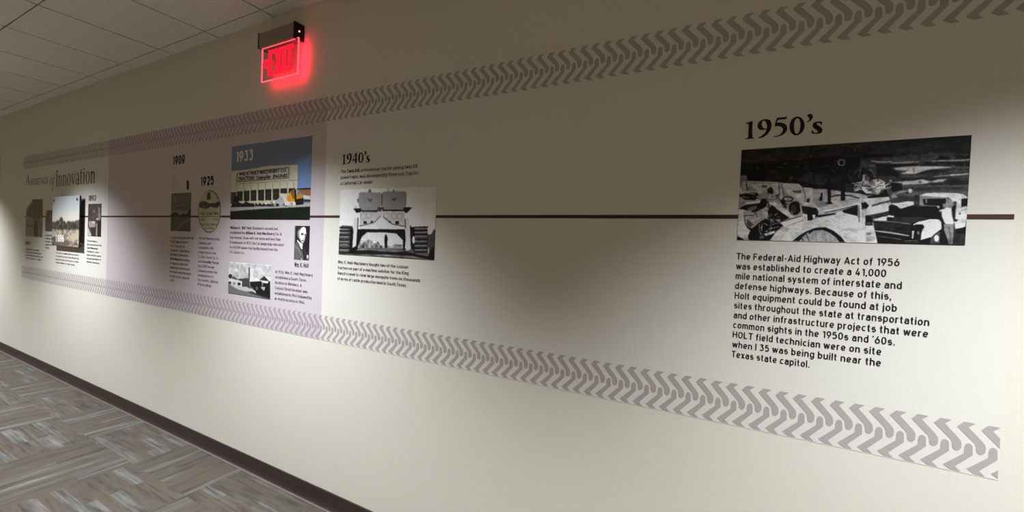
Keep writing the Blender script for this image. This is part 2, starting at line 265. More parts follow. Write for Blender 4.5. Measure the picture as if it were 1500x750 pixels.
# ------------------------------------------------------------------ data measured on the wall, metres (x along the wall, z up)
PH = {'p1950':{'rect':[.0307,.5626,1.5183,1.8101],
'res':520,
'ops':[('p',.15,[0,0,2000,0,2000,2000,0,2000]),('p',.19,[-6,-1,1996,3,1994,270,1839,219,1463,276,1122,266,906,256,558,282,2,309]),('p',.08,[2,309,558,282,906,256,1122,266,1396,268,1397,316,1161,433,1171,808,1067,884,696,895,634,840,393,729,10,638]),('n',.1,60,30,3),('p',.5,[186,409,186,416,184,422,181,426,177,429,173,430,169,428,165,425,162,420,160,413,159,407,159,400,161,394,164,390,168,387,172,387,176,388,180,391,183,397,185,403]),('l',.33,10,[385,420,434,443]),('p',.38,[466,359,465,366,464,373,462,378,459,381,455,383,452,380,449,377,446,371,444,364,443,356,444,349,445,342,447,337,451,334,454,333,458,335,461,339,464,344,465,351]),('p',.24,[539,661,538,680,536,698,532,711,527,720,521,723,515,718,509,710,505,695,502,677,500,658,501,639,503,622,507,608,512,600,518,597,524,601,530,610,534,624,537,642]),('p',.2,[568,681,620,581,720,556,725,761,632,754]),('p',.17,[255,514,336,451,438,601,408,686,276,676]),('l',.55,16,[1006,392,1006,410,1002,426,996,439,989,447,980,449,972,445,964,435,957,422,953,404,951,386,952,367,956,351,961,339,969,331,978,329,986,333,994,342,1000,356,1005,374,1006,392]),('l',.42,9,[916,349,967,354]),('p',.36,[1093,147,1093,159,1092,169,1090,176,1089,182,1087,183,1084,181,1082,175,1081,167,1079,157,1079,146,1079,134,1079,125,1081,117,1082,112,1085,110,1087,112,1089,118,1091,126,1092,136]),('l',.28,9,[1030,263,1109,277]),('p',.25,[726,251,725,259,724,267,722,272,719,276,715,277,712,275,709,271,706,265,705,256,704,248,705,240,706,232,708,227,711,223,714,222,718,224,721,228,723,234,725,242]),('l',.22,14,[784,444,896,447]),('p',.17,[690,622,780,596,886,638,990,713,949,810,787,850,694,792]),('p',.24,[1159,319,1397,316,1624,297,1755,283,1996,344,2001,1014,1413,984,1411,904,1363,805,1285,671,1163,498]),('n',.22,120,10,5,[1328,228,1995,284,2004,1029,1347,996]),('p',.07,[1728,433,1781,355,1842,378,1856,424,1795,440]),('p',.07,[1890,376,1991,374,1992,418,1904,423]),('p',.1,[1647,454,1734,457,1999,494,1993,567,1871,555,1711,523]),('p',.07,[1361,463,1532,473,1648,501,1428,509]),('p',.13,[1273,461,1401,459,1406,681,1292,688]),('p',.1,[1403,555,1464,639,1467,734,1406,681]),('p',.13,[1487,736,1679,751,1728,693,1686,782,1501,784]),('l',.62,16,[1237,385,1306,417,1400,419]),('l',.55,17,[1401,443,1499,450,1615,443]),('l',.3,10,[1675,319,1755,314,1877,314]),('p',.74,[1423,540,1533,520,1686,533,1859,561,1868,577,1725,593,1676,611,1601,667,1478,664,1522,597,1443,582]),('l',.72,9,[1722,444,1795,440,1904,452,1993,448]),('l',.55,11,[1741,733,1851,719]),('l',.78,13,[1863,717,1946,709,1993,701]),('p',.68,[1383,823,1495,799,1585,798,1654,772,1718,823,1767,788,1840,783,1805,836,1669,858,1542,865,1410,860]),('l',.4,13,[1702,906,1855,901]),('l',.45,11,[1758,925,1831,914]),('p',.12,[1618,823,1649,810,1644,849]),('l',.42,9,[1150,269,1155,498,1133,707]),('l',.3,10,[1197,470,1260,476]),('l',.55,10,[1222,488,1266,476]),('k',120,.04,.26,42,5,5,[2,309,713,266,727,863,400,720,10,620]),('k',70,.05,.3,42,5,6,[680,228,1150,269,1169,727,1066,867,696,895]),('k',50,.1,.5,35,3,7,[1395,237,1995,300,2003,999,1413,968]),('b',3),('p',.62,[-8,618,85,689,393,738,442,762,594,786,631,866,728,884,696,898,856,916,982,964,1047,993,1140,1013,1212,1065,1414,1026,1440,2059,-15,2150]),('n',.22,26,18,9,[-13,757,726,806,738,1318,0,1307]),('p',.72,[442,767,594,790,631,858,645,961,636,904,643,1196,488,982]),('p',.42,[-2,564,69,570,76,679,29,712,6,820]),('p',.72,[650,870,728,891,738,1284,644,1231]),('l',.25,6,[635,869,666,1042,662,1179]),('p',.2,[679,1111,710,1095,705,1189,677,1171]),('p',.35,[534,932,628,920,622,989,559,977]),('l',.12,7,[68,679,76,824]),('l',.14,6,[403,755,412,949]),('l',.12,6,[404,785,416,1032]),('l',.15,6,[428,787,461,1034]),('l',.15,7,[65,763,91,909]),('l',.3,6,[22,760,35,925]),('p',.35,[229,797,287,801,280,854,238,851]),('p',.12,[289,884,329,834,352,906,346,993,295,965]),('p',.3,[371,1012,423,980,417,1084,381,1083]),('p',.12,[-8,977,122,947,194,960,209,1041,169,1120,65,1108,-2,1032]),('l',.6,10,[1,978,79,954,165,985]),('l',.55,7,[20,1060,107,1055]),('p',.55,[-7,1032,56,1107,118,1137,9,1307]),('p',.5,[175,1039,266,972,368,1047,386,1136,295,1133,202,1112]),('p',.07,[0,1307,68,1226,221,1185,236,1095,278,1097,296,1169,282,1293,224,1328,176,1399,62,1326]),('l',.82,13,[59,1195,136,1172,222,1140]),('p',.4,[87,1308,188,1228,199,1309,115,1362]),('p',.06,[49,1325,96,1671,150,1742,223,1614,280,1525,316,1311,355,1206,390,1312,524,1506,446,1577,472,1664,402,1789,341,2003,130,2014,99,1780,49,1526]),('p',.62,[71,1344,174,1363,209,1399,261,1498,248,1578,123,1724,92,1689,70,1489]),('p',.35,[97,1525,169,1651,128,1724,97,1680]),('l',.1,7,[74,1453,160,1453,184,1399,203,1489]),('l',.12,13,[145,1363,175,1381]),('p',.76,[-10,1324,51,1316,78,1634,98,1725,138,1778,108,1952,42,1946,-5,1837]),('p',.1,[-3,1911,60,1963,83,2016,-2,2020]),('p',.68,[241,1328,290,1257,316,1471,297,1542,271,1489]),('l',.06,11,[300,1151,324,1311,361,1401,350,1489,310,1560]),('l',.6,9,[366,1312,409,1392,377,1453]),('l',.5,7,[395,1489,459,1471]),('p',.5,[380,1542,428,1524,455,1612,414,1595]),('p',.78,[313,1178,362,1162,575,1480,528,1510]),('p',.06,[322,1214,524,1506,460,1515,375,1365]),('l',.12,13,[546,1106,544,1122,538,1135,528,1146,515,1152,500,1154,485,1151,471,1143,460,1132,453,1118,450,1103,452,1088,459,1075,469,1064,482,1058,497,1056,512,1059,526,1067,537,1078,544,1091,546,1106]),('p',.12,[418,1119,467,1104,496,1314,462,1278,436,1190]),('p',.6,[386,1118,418,1102,419,1163]),('p',.1,[630,1299,628,1344,621,1385,608,1417,593,1438,574,1445,556,1438,539,1417,525,1384,515,1343,511,1297,513,1251,521,1210,533,1178,549,1157,567,1150,586,1159,603,1180,617,1213,626,1254]),('l',.5,7,[641,1308,639,1355,631,1398,617,1433,599,1455,579,1462,558,1455,539,1433,523,1398,513,1354,508,1305,510,1257,519,1213,533,1179,551,1158,571,1151,592,1159,611,1182,626,1216,637,1260,641,1308]),('p',.25,[586,1316,586,1342,582,1366,577,1385,570,1398,561,1402,553,1398,545,1385,539,1366,534,1342,532,1315,533,1287,536,1263,542,1244,549,1233,557,1228,566,1233,573,1245,580,1265,584,1289]),('l',.55,6,[537,1367,563,1471]),('l',.75,9,[622,1247,642,1420]),('p',.15,[633,1256,738,1284,744,1556,690,1557,699,1437,648,1403]),('p',.8,[649,1428,703,1437,699,1574,660,1575]),('l',.3,4,[673,1471,677,1574]),('p',.85,[438,1608,642,1475,651,1543,512,1663,481,1699]),('l',.08,7,[442,1590,635,1468]),('l',.5,9,[228,1650,227,1775,246,1847]),('l',.6,6,[257,1632,257,1793]),('l',.55,10,[270,1614,312,1666]),('l',.5,9,[327,1746,424,1691]),('p',.72,[275,1855,385,1780,391,1824,306,1902]),('p',.4,[373,1577,373,1596,370,1612,365,1626,360,1634,353,1638,346,1635,340,1626,335,1613,332,1596,330,1577,331,1559,333,1542,338,1529,344,1520,350,1517,357,1520,363,1529,368,1542,371,1559]),('p',.4,[230,1919,272,1882,290,1935,240,1972]),('l',.65,6,[333,1666,414,1612,447,1629]),('k',70,.05,.85,27,3,3,[-8,959,383,995,462,1594,341,2003,130,2014,215,1614,258,1310,62,1326,0,1288]),('k',26,.05,.8,15,3,5,[383,1030,513,1053,521,1367,454,1261,386,1136]),('k',16,.3,.9,18,3,6,[215,1614,330,1560,472,1664,402,1789,232,1991]),('p',.66,[703,1172,855,1176,896,1069,983,1022,1056,1034,1157,1104,1179,1146,1153,1226,1005,1322,793,1407,775,1301,705,1274]),('p',.85,[902,985,1012,1007,1142,1078,1171,1113,1158,1145,1056,1058]),('l',.22,16,[900,1077,947,1051,998,1043,1071,1056,1151,1115]),('p',.5,[749,1190,855,1176,922,1220,797,1302]),('p',.82,[829,1353,1005,1297,1145,1201,1160,1226,1020,1319,874,1379]),('p',.12,[795,1149,812,978,825,998,822,1159]),('p',.07,[862,799,894,801,903,1169,924,1220,854,1222,874,1172]),('p',.05,[868,972,868,821,885,764,911,757,905,807,885,856,885,973]),('p',.07,[982,806,1016,809,1030,1148,991,1164]),('p',.05,[988,978,986,779,1019,682,1041,701,1011,797,1008,980]),('p',.1,[690,1274,775,1301,793,1370,793,1479,757,1514,697,1565]),('p',.85,[738,1437,767,1440,768,1514,748,1509]),('p',.12,[793,1446,941,1405,957,1429,795,1496]),('l',.12,8,[860,1396,1005,1322,1139,1246]),('p',.04,[1009,1352,1146,1250,1144,1463,1080,1430,1022,1396]),('p',.8,[333,2004,403,1823,505,1689,637,1583,744,1556,712,1574,817,1496,957,1438,956,1387,1006,1372,1022,1405,1137,1463,1162,1602,1193,1748,1314,1874,1324,2002,723,2001]),('p',.72,[333,2004,403,1841,513,1698,530,1732,472,1997]),('n',.07,50,40,4,[711,1488,1180,1488,1316,1970,723,2001]),('p',.82,[1139,1242,1173,1202,1179,1324,1213,1390,1212,1650,1182,1699,1158,1594]),('l',.35,10,[1150,1259,1163,1586]),('l',.6,6,[1187,1357,1190,1618]),('p',.05,[1233,1257,1232,1277,1229,1296,1223,1309,1216,1319,1208,1322,1200,1318,1192,1309,1186,1294,1182,1276,1180,1256,1181,1236,1184,1218,1190,1204,1197,1195,1205,1191,1213,1195,1221,1204,1227,1219,1231,1237]),('p',.1,[1170,1186,1191,1227,1190,1341,1176,1324]),('p',.05,[564,1992,620,1886,688,1789,749,1736,717,1762,777,1709,867,1695,943,1769,1012,1887,1050,1993,1001,1995,968,1905,907,1807,838,1750,763,1769,719,1839,712,1796,660,1901,631,1989]),('p',.62,[631,1989,660,1901,712,1805,719,1839,763,1774,839,1758,907,1815,969,1913,1001,1995]),('l',.54,14,[738,1983,764,1812]),('l',.54,14,[791,1980,779,1811]),('l',.54,14,[833,1826,874,1976]),('l',.54,14,[889,1976,863,1826]),('l',.54,14,[926,1974,901,1858]),('l',.54,14,[970,1972,946,1906]),('l',.3,14,[644,1902,670,1987]),('l',.35,13,[689,1831,724,1984]),('p',.66,[1072,810,1166,779,1170,654,1201,640,1208,762,1261,814,1256,750,1307,734,1359,797,1358,885,1408,761,1413,968,1412,915,1346,959,1321,1054,1197,1016,1112,987,1097,831]),('n',.6,16,12,8,[1093,786,1409,809,1414,999,1097,984]),('n',.5,16,12,7,[1097,831,1410,851,1380,977,1321,1054,1197,1016,1112,987]),('p',.22,[1015,825,1097,831,1101,978,1033,991]),('p',.1,[1097,995,1167,933,1203,1016,1141,1017]),('p',.1,[1212,1082,1321,1038,1332,958,1412,923,1416,1090,1227,1117]),('p',.12,[1364,886,1410,825,1414,999,1374,997]),('l',.12,7,[1165,873,1249,878]),('l',.1,9,[1194,648,1197,762]),('p',.4,[1231,731,1231,744,1229,756,1226,765,1223,771,1219,773,1214,771,1210,764,1207,755,1205,742,1203,729,1204,716,1206,705,1208,696,1212,690,1216,688,1221,691,1225,697,1228,707,1230,718]),('l',.4,7,[1226,537,1286,720]),('p',.78,[1178,1129,1416,1090,1423,1360,1343,1407,1214,1471,1211,1342,1237,1261]),('k',60,.08,.9,15,4,3,[1093,786,1167,662,1257,669,1362,773,1408,745,1414,999,1097,984]),('k',50,.08,.92,15,4,4,[1097,831,1410,851,1380,977,1321,1054,1197,1016,1112,987]),('l',.32,20,[1265,1265,1325,1222,1418,1169]),('p',.25,[1215,1488,1214,1455,1343,1407,1422,1352,1425,1464,1385,1471,1278,1520,1274,1649,1219,1650]),('n',.25,24,14,2,[1214,1455,1422,1352,1425,1464,1219,1650]),('p',.12,[1436,1305,1435,1324,1434,1342,1431,1356,1427,1365,1423,1368,1418,1365,1414,1356,1410,1342,1408,1324,1407,1304,1407,1285,1408,1267,1411,1252,1415,1244,1420,1241,1424,1244,1429,1253,1432,1268,1435,1285]),('p',.12,[1211,1455,1263,1471,1271,1649,1215,1647]),('p',.3,[1217,1585,1259,1585,1260,1633,1225,1634]),('p',.8,[1191,1667,1274,1657,1320,1874,1320,1994,1227,1983,1188,1814]),('p',.5,[1270,1814,1269,1822,1266,1830,1260,1836,1253,1839,1246,1841,1238,1840,1231,1837,1225,1831,1222,1824,1220,1816,1221,1808,1225,1800,1230,1795,1237,1791,1244,1789,1252,1790,1259,1793,1265,1799,1269,1806]),('p',.62,[1223,1837,1300,1874,1311,1922,1234,1983]),('p',.33,[1372,945,1576,956,1595,925,1998,905,2000,1113,1661,1069,1635,1270,1419,1233]),('n',.25,60,12,6,[1370,849,1998,890,2000,1113,1661,1069,1635,1270,1379,1232]),('p',.1,[1410,819,1496,841,1499,967,1434,1004,1413,978]),('l',.62,10,[1455,1041,1493,1002,1532,997]),('p',.75,[1582,987,1581,999,1579,1011,1576,1020,1571,1026,1566,1027,1561,1025,1556,1019,1552,1010,1550,998,1549,986,1549,973,1551,962,1555,953,1559,947,1564,946,1570,948,1574,954,1578,963,1581,975]),('p',.55,[1415,1058,1441,1028,1469,1108,1417,1122]),('p',.12,[1513,1015,1552,1009,1546,1048]),('p',.22,[1598,1066,1639,1068,1660,1285,1600,1269]),('p',.76,[1406,1224,1485,1211,1549,1186,1596,1193,1598,1253,1495,1329,1460,1269]),('p',.8,[1634,1083,1686,1039,1798,1034,1907,1046,1966,1070,1997,1128,2001,1486,1992,1658,1923,1728,1906,1517,1917,1246,1886,1185,1854,1123,1656,1100]),('p',.5,[1640,1083,1842,1122,1855,1146,1858,1259,1816,1289,1666,1270,1641,1254]),('p',.09,[1666,1143,1838,1145,1842,1221,1804,1281,1676,1258]),('p',.5,[1700,1186,1700,1200,1699,1211,1698,1221,1696,1227,1694,1229,1692,1227,1689,1221,1687,1211,1686,1199,1685,1185,1685,1172,1686,1160,1687,1151,1689,1145,1692,1143,1694,1145,1696,1151,1698,1161,1699,1173]),('p',.52,[1844,1130,1886,1185,1917,1246,1908,1336,1883,1320,1841,1312,1843,1228]),('p',.1,[1952,1154,1999,1143,2000,1281,1954,1303]),('p',.2,[1954,1423,1954,1429,1953,1434,1951,1438,1949,1440,1947,1442,1945,1440,1943,1438,1941,1434,1940,1429,1940,1423,1940,1418,1941,1413,1942,1409,1944,1406,1946,1405,1948,1406,1951,1409,1952,1413,1953,1418]),('l',.55,6,[1950,1381,1996,1337]),('p',.05,[1400,1264,1467,1269,1485,1345,1552,1287,1770,1285,1799,1365,1815,1517,1773,1555,1729,1518,1665,1487,1465,1475,1446,1488,1404,1424]),('l',.4,6,[1635,1272,1773,1282]),('p',.7,[1769,1276,1794,1276,1792,1334]),('p',.9,[1398,1452,1448,1464,1446,1490,1399,1488]),('p',.06,[1432,1525,1432,1538,1429,1550,1424,1559,1418,1565,1411,1567,1404,1565,1397,1559,1392,1550,1388,1538,1387,1526,1388,1513,1391,1501,1396,1492,1402,1486,1409,1484,1416,1486,1422,1492,1428,1501,1431,1513]),('p',.85,[1282,1539,1358,1479,1388,1475,1390,1551,1293,1560]),('p',.2,[1446,1490,1653,1490,1667,1518,1605,1612,1494,1582,1447,1551]),('p',.08,[1279,1555,1361,1567,1428,1575,1592,1612,1642,1564,1698,1534,1810,1533,1836,1639,1875,1995,1569,2004,1327,2002,1297,1745]),('p',.16,[1286,1576,1361,1586,1428,1590,1583,1636,1580,1800,1432,1758,1300,1721]),('n',.2,14,10,3,[1293,1600,1583,1636,1580,1800,1297,1745]),('p',.42,[1282,1552,1282,1568,1428,1586,1585,1631,1585,1609,1428,1564]),('p',.62,[1298,1745,1299,1768,1433,1808,1575,1854,1581,1834,1432,1770]),('p',.35,[1317,1850,1317,1866,1435,1901,1522,1928,1522,1909,1435,1877]),('p',.92,[1598,1636,1642,1573,1735,1525,1794,1529,1814,1578,1820,1700,1781,1778,1749,1856,1668,1917,1670,1735,1692,1673,1625,1643]),('p',.07,[1592,1659,1624,1624,1678,1626,1690,1673,1675,1735,1662,1875,1657,1903,1593,1902]),('l',.6,6,[1699,1595,1748,1549]),('p',.85,[1599,1749,1613,1745,1609,1896,1599,1893]),('p',.5,[1655,1785,1655,1797,1654,1809,1652,1818,1649,1823,1647,1826,1644,1824,1642,1818,1639,1809,1638,1798,1637,1786,1637,1773,1638,1762,1640,1753,1642,1747,1645,1745,1648,1747,1651,1752,1652,1761,1654,1773]),('l',.55,7,[1542,1943,1638,1929]),('l',.3,10,[1555,1977,1651,1956]),('p',.32,[1744,1879,1791,1778,1827,1746,1820,1975,1740,1987]),('p',.93,[1804,1881,1804,1901,1802,1919,1799,1933,1794,1943,1789,1946,1783,1943,1778,1934,1774,1920,1771,1902,1770,1882,1770,1863,1772,1845,1776,1830,1780,1821,1786,1817,1791,1820,1796,1829,1800,1843,1803,1861]),('p',.1,[1808,1731,1838,1715,1875,1995,1814,1998]),('p',.2,[1911,1751,1995,1658,1995,1995,1905,1993]),('p',.09,[1922,1705,1996,1666,1996,1786,1930,1788]),('p',.14,[1889,1290,1917,1246,1915,1517,1939,1539,1925,1569,1901,1562]),('p',.25,[1922,1228,1922,1238,1920,1247,1917,1254,1913,1259,1909,1261,1904,1259,1900,1254,1897,1246,1895,1237,1893,1227,1894,1217,1896,1207,1899,1200,1903,1196,1907,1194,1911,1196,1916,1200,1919,1208,1921,1217]),('p',.86,[1793,1368,1828,1301,1883,1318,1895,1487,1909,1592,1897,1638,1867,1646,1835,1578,1817,1472]),('p',.06,[1790,1257,1808,1215,1836,1221,1841,1320,1805,1353]),('p',.45,[1817,1235,1842,1244,1847,1320,1822,1311]),('l',.12,11,[1806,1380,1814,1487,1835,1593]),('p',.5,[1836,1608,1910,1615,1908,1978,1884,1989,1839,1730]),('l',.3,7,[1873,1669,1890,1850,1890,1971]),('l',.5,5,[1849,1669,1871,1820]),('n',.12,26,12,11),('n',.1,8,6,12),('b',2),('c',1.28,.34),('g',.05,4)]},
'p1940':{'rect':[-1.844,-1.2004,1.3913,1.7358],
'res':240,
'ops':[('p',.86,[0,0,2000,0,2000,2000,0,2000]),('p',.4,[633,105,655,25,698,27,717,109]),('p',.4,[1152,116,1173,38,1208,118]),('p',.4,[1051,110,1060,16,1078,111]),('p',.35,[398,291,432,276,435,409,405,391]),('p',.56,[429,145,462,100,905,128,932,183,939,487,894,597,837,644,526,657,486,558,438,524]),('p',.54,[933,168,959,106,1404,116,1438,176,1440,498,1405,575,1396,636,1041,647,960,599]),('l',.12,27,[500,624,526,664,849,667,881,565]),('l',.12,27,[948,566,984,646,1386,657,1412,575]),('l',.2,16,[934,168,943,518]),('p',.38,[614,306,748,304,689,409]),('p',.36,[1123,309,1252,307,1193,408]),('p',.06,[315,578,450,581,486,542,497,690,391,712]),('l',.7,18,[348,522,404,556]),('p',.06,[1398,559,1556,571,1458,720,1407,719]),('p',.72,[472,693,1408,701,1426,1144,469,1167]),('l',.6,16,[727,789,725,819,717,846,705,867,690,881,672,886,654,881,637,867,624,846,615,819,612,788,613,758,621,731,633,709,649,696,667,691,685,696,701,710,714,731,723,759,727,789]),('l',.6,16,[607,805,605,835,597,862,585,884,569,898,551,903,533,898,516,884,503,863,494,835,490,805,492,774,500,747,512,725,528,711,546,707,564,711,581,726,595,747,604,774,607,805]),('l',.6,16,[1251,805,1250,834,1243,860,1232,881,1217,895,1201,899,1184,895,1169,881,1156,860,1148,834,1145,805,1147,776,1154,750,1165,729,1180,716,1196,711,1213,716,1228,730,1240,750,1248,776,1251,805]),('l',.6,16,[1100,805,1098,834,1091,861,1079,882,1065,895,1048,900,1031,896,1015,882,1003,861,994,835,991,805,993,776,1000,749,1011,728,1026,715,1043,710,1060,715,1076,729,1088,749,1096,776,1100,805]),('l',.6,16,[1366,821,1364,849,1357,875,1346,896,1332,909,1316,914,1300,910,1284,896,1272,876,1264,850,1261,821,1263,792,1270,766,1281,745,1295,732,1311,728,1328,733,1343,746,1355,766,1362,792,1366,821]),('p',.2,[872,677,904,556,973,545,1004,678]),('p',.6,[919,678,944,589,970,678]),('p',.8,[468,1118,633,1065,798,998,922,805,968,789,978,837,1164,1040,1429,1107,1431,1181,471,1207]),('l',.28,14,[468,1111,633,1059,798,992,922,805]),('l',.28,14,[977,831,1164,1035,1429,1101]),('p',.06,[558,958,630,958,632,1040,559,1040]),('p',.15,[714,957,764,957,765,1005,715,1006]),('p',.06,[1233,955,1302,954,1304,1038,1235,1039]),('p',.15,[1095,953,1140,953,1141,1010,1095,994]),('p',.8,[468,1299,1412,1268,1423,1730,456,1796]),('p',.5,[467,1745,471,1613,523,1528,609,1556,673,1498,753,1533,802,1611,883,1542,955,1666,1045,1676,1179,1652,1245,1601,1333,1612,1409,1607,1413,1761,456,1829]),('n',.55,12,12,5,[467,1745,471,1613,523,1528,609,1556,673,1498,753,1533,883,1542,955,1666,1423,1606,1426,1729,467,1778]),('p',.05,[1030,1344,1062,1343,1087,1437,1081,1753,1036,1756,1019,1471]),('p',.42,[47,1790,1117,1719,1487,1710,2024,1836,2009,2015,1054,2072,-25,2068]),('n',.3,40,8,3,[-6,1793,2160,1709,2167,2000,1,2066]),('p',.12,[332,1854,724,1810,1120,1839,1468,1794,1701,1862,1987,1922,1989,2002,1598,1916,1050,1914,310,1973]),('p',.06,[435,1201,1442,1180,1455,1266,1441,1760,1407,1777,1395,1484,1260,1304,1035,1280,639,1293,533,1429,458,1696,444,1830,394,1833,409,1434]),('p',.78,[352,878,394,855,437,864,436,1234,416,1699,355,1753,315,1705,322,1271]),('l',.12,21,[432,871,429,1334,417,1765]),('p',.78,[1412,873,1455,836,1499,882,1534,1202,1552,1568,1541,1752,1467,1773,1438,1298]),('l',.2,18,[1424,898,1439,1144]),('l',.2,18,[1531,1080,1559,1629]),('p',.3,[35,1127,82,1096,313,1111,337,1270,325,1804,272,1976,-6,2005,1,1520]),('l',.08,21,[5,1162,136,1179,264,1156]),('l',.08,21,[7,1264,138,1280,266,1256]),('l',.08,21,[11,1390,141,1405,269,1380]),('l',.08,21,[14,1536,145,1550,273,1523]),('l',.08,21,[18,1672,149,1685,276,1657]),('l',.08,21,[21,1792,152,1803,279,1774]),('l',.08,21,[24,1927,155,1938,282,1908]),('l',.55,16,[19,1212,214,1207]),('l',.55,16,[22,1314,216,1308]),('l',.55,16,[25,1450,220,1442]),('l',.55,16,[29,1593,223,1583]),('l',.55,16,[31,1695,226,1684]),('l',.55,16,[35,1858,230,1845]),('p',.08,[264,1172,330,1187,325,1771,416,1699,408,1898,259,1977]),('p',.28,[1540,1111,1805,1087,1847,1149,1861,1282,1889,1609,1870,1819,1628,1843,1584,1749]),('l',.07,21,[1604,1127,1724,1125,1857,1109]),('l',.07,21,[1606,1213,1726,1209,1858,1193]),('l',.07,21,[1609,1319,1729,1314,1861,1298]),('l',.07,21,[1613,1471,1733,1465,1865,1446]),('l',.07,21,[1615,1577,1735,1570,1867,1551]),('l',.07,21,[1618,1698,1738,1690,1870,1670]),('l',.07,21,[1620,1789,1741,1781,1873,1759]),('l',.55,18,[1621,1154,1837,1149]),('l',.55,18,[1624,1260,1840,1253]),('l',.55,18,[1627,1367,1842,1358]),('l',.55,18,[1630,1503,1846,1492]),('l',.55,18,[1633,1624,1849,1611]),('l',.55,18,[1636,1746,1852,1731]),('p',.08,[1536,1111,1604,1125,1632,1746,1555,1721]),('p',.85,[1627,1467,1627,1499,1624,1528,1619,1551,1612,1566,1605,1572,1596,1567,1589,1552,1583,1530,1579,1501,1577,1469,1577,1437,1580,1408,1585,1385,1592,1370,1599,1365,1607,1370,1614,1384,1621,1407,1625,1435]),('p',.3,[1862,1312,1931,1295,1968,1175,2004,1165,2002,1985,1905,1846]),('p',.12,[1922,1725,1989,1603,1998,1992,1886,1907]),('n',.025,12,10,2),('b',1),('c',1.18,.3),('g',.015,5)]},
'p1933':{'rect':[-2.8788,-2.0879,1.5754,2.0486],
'res':260,
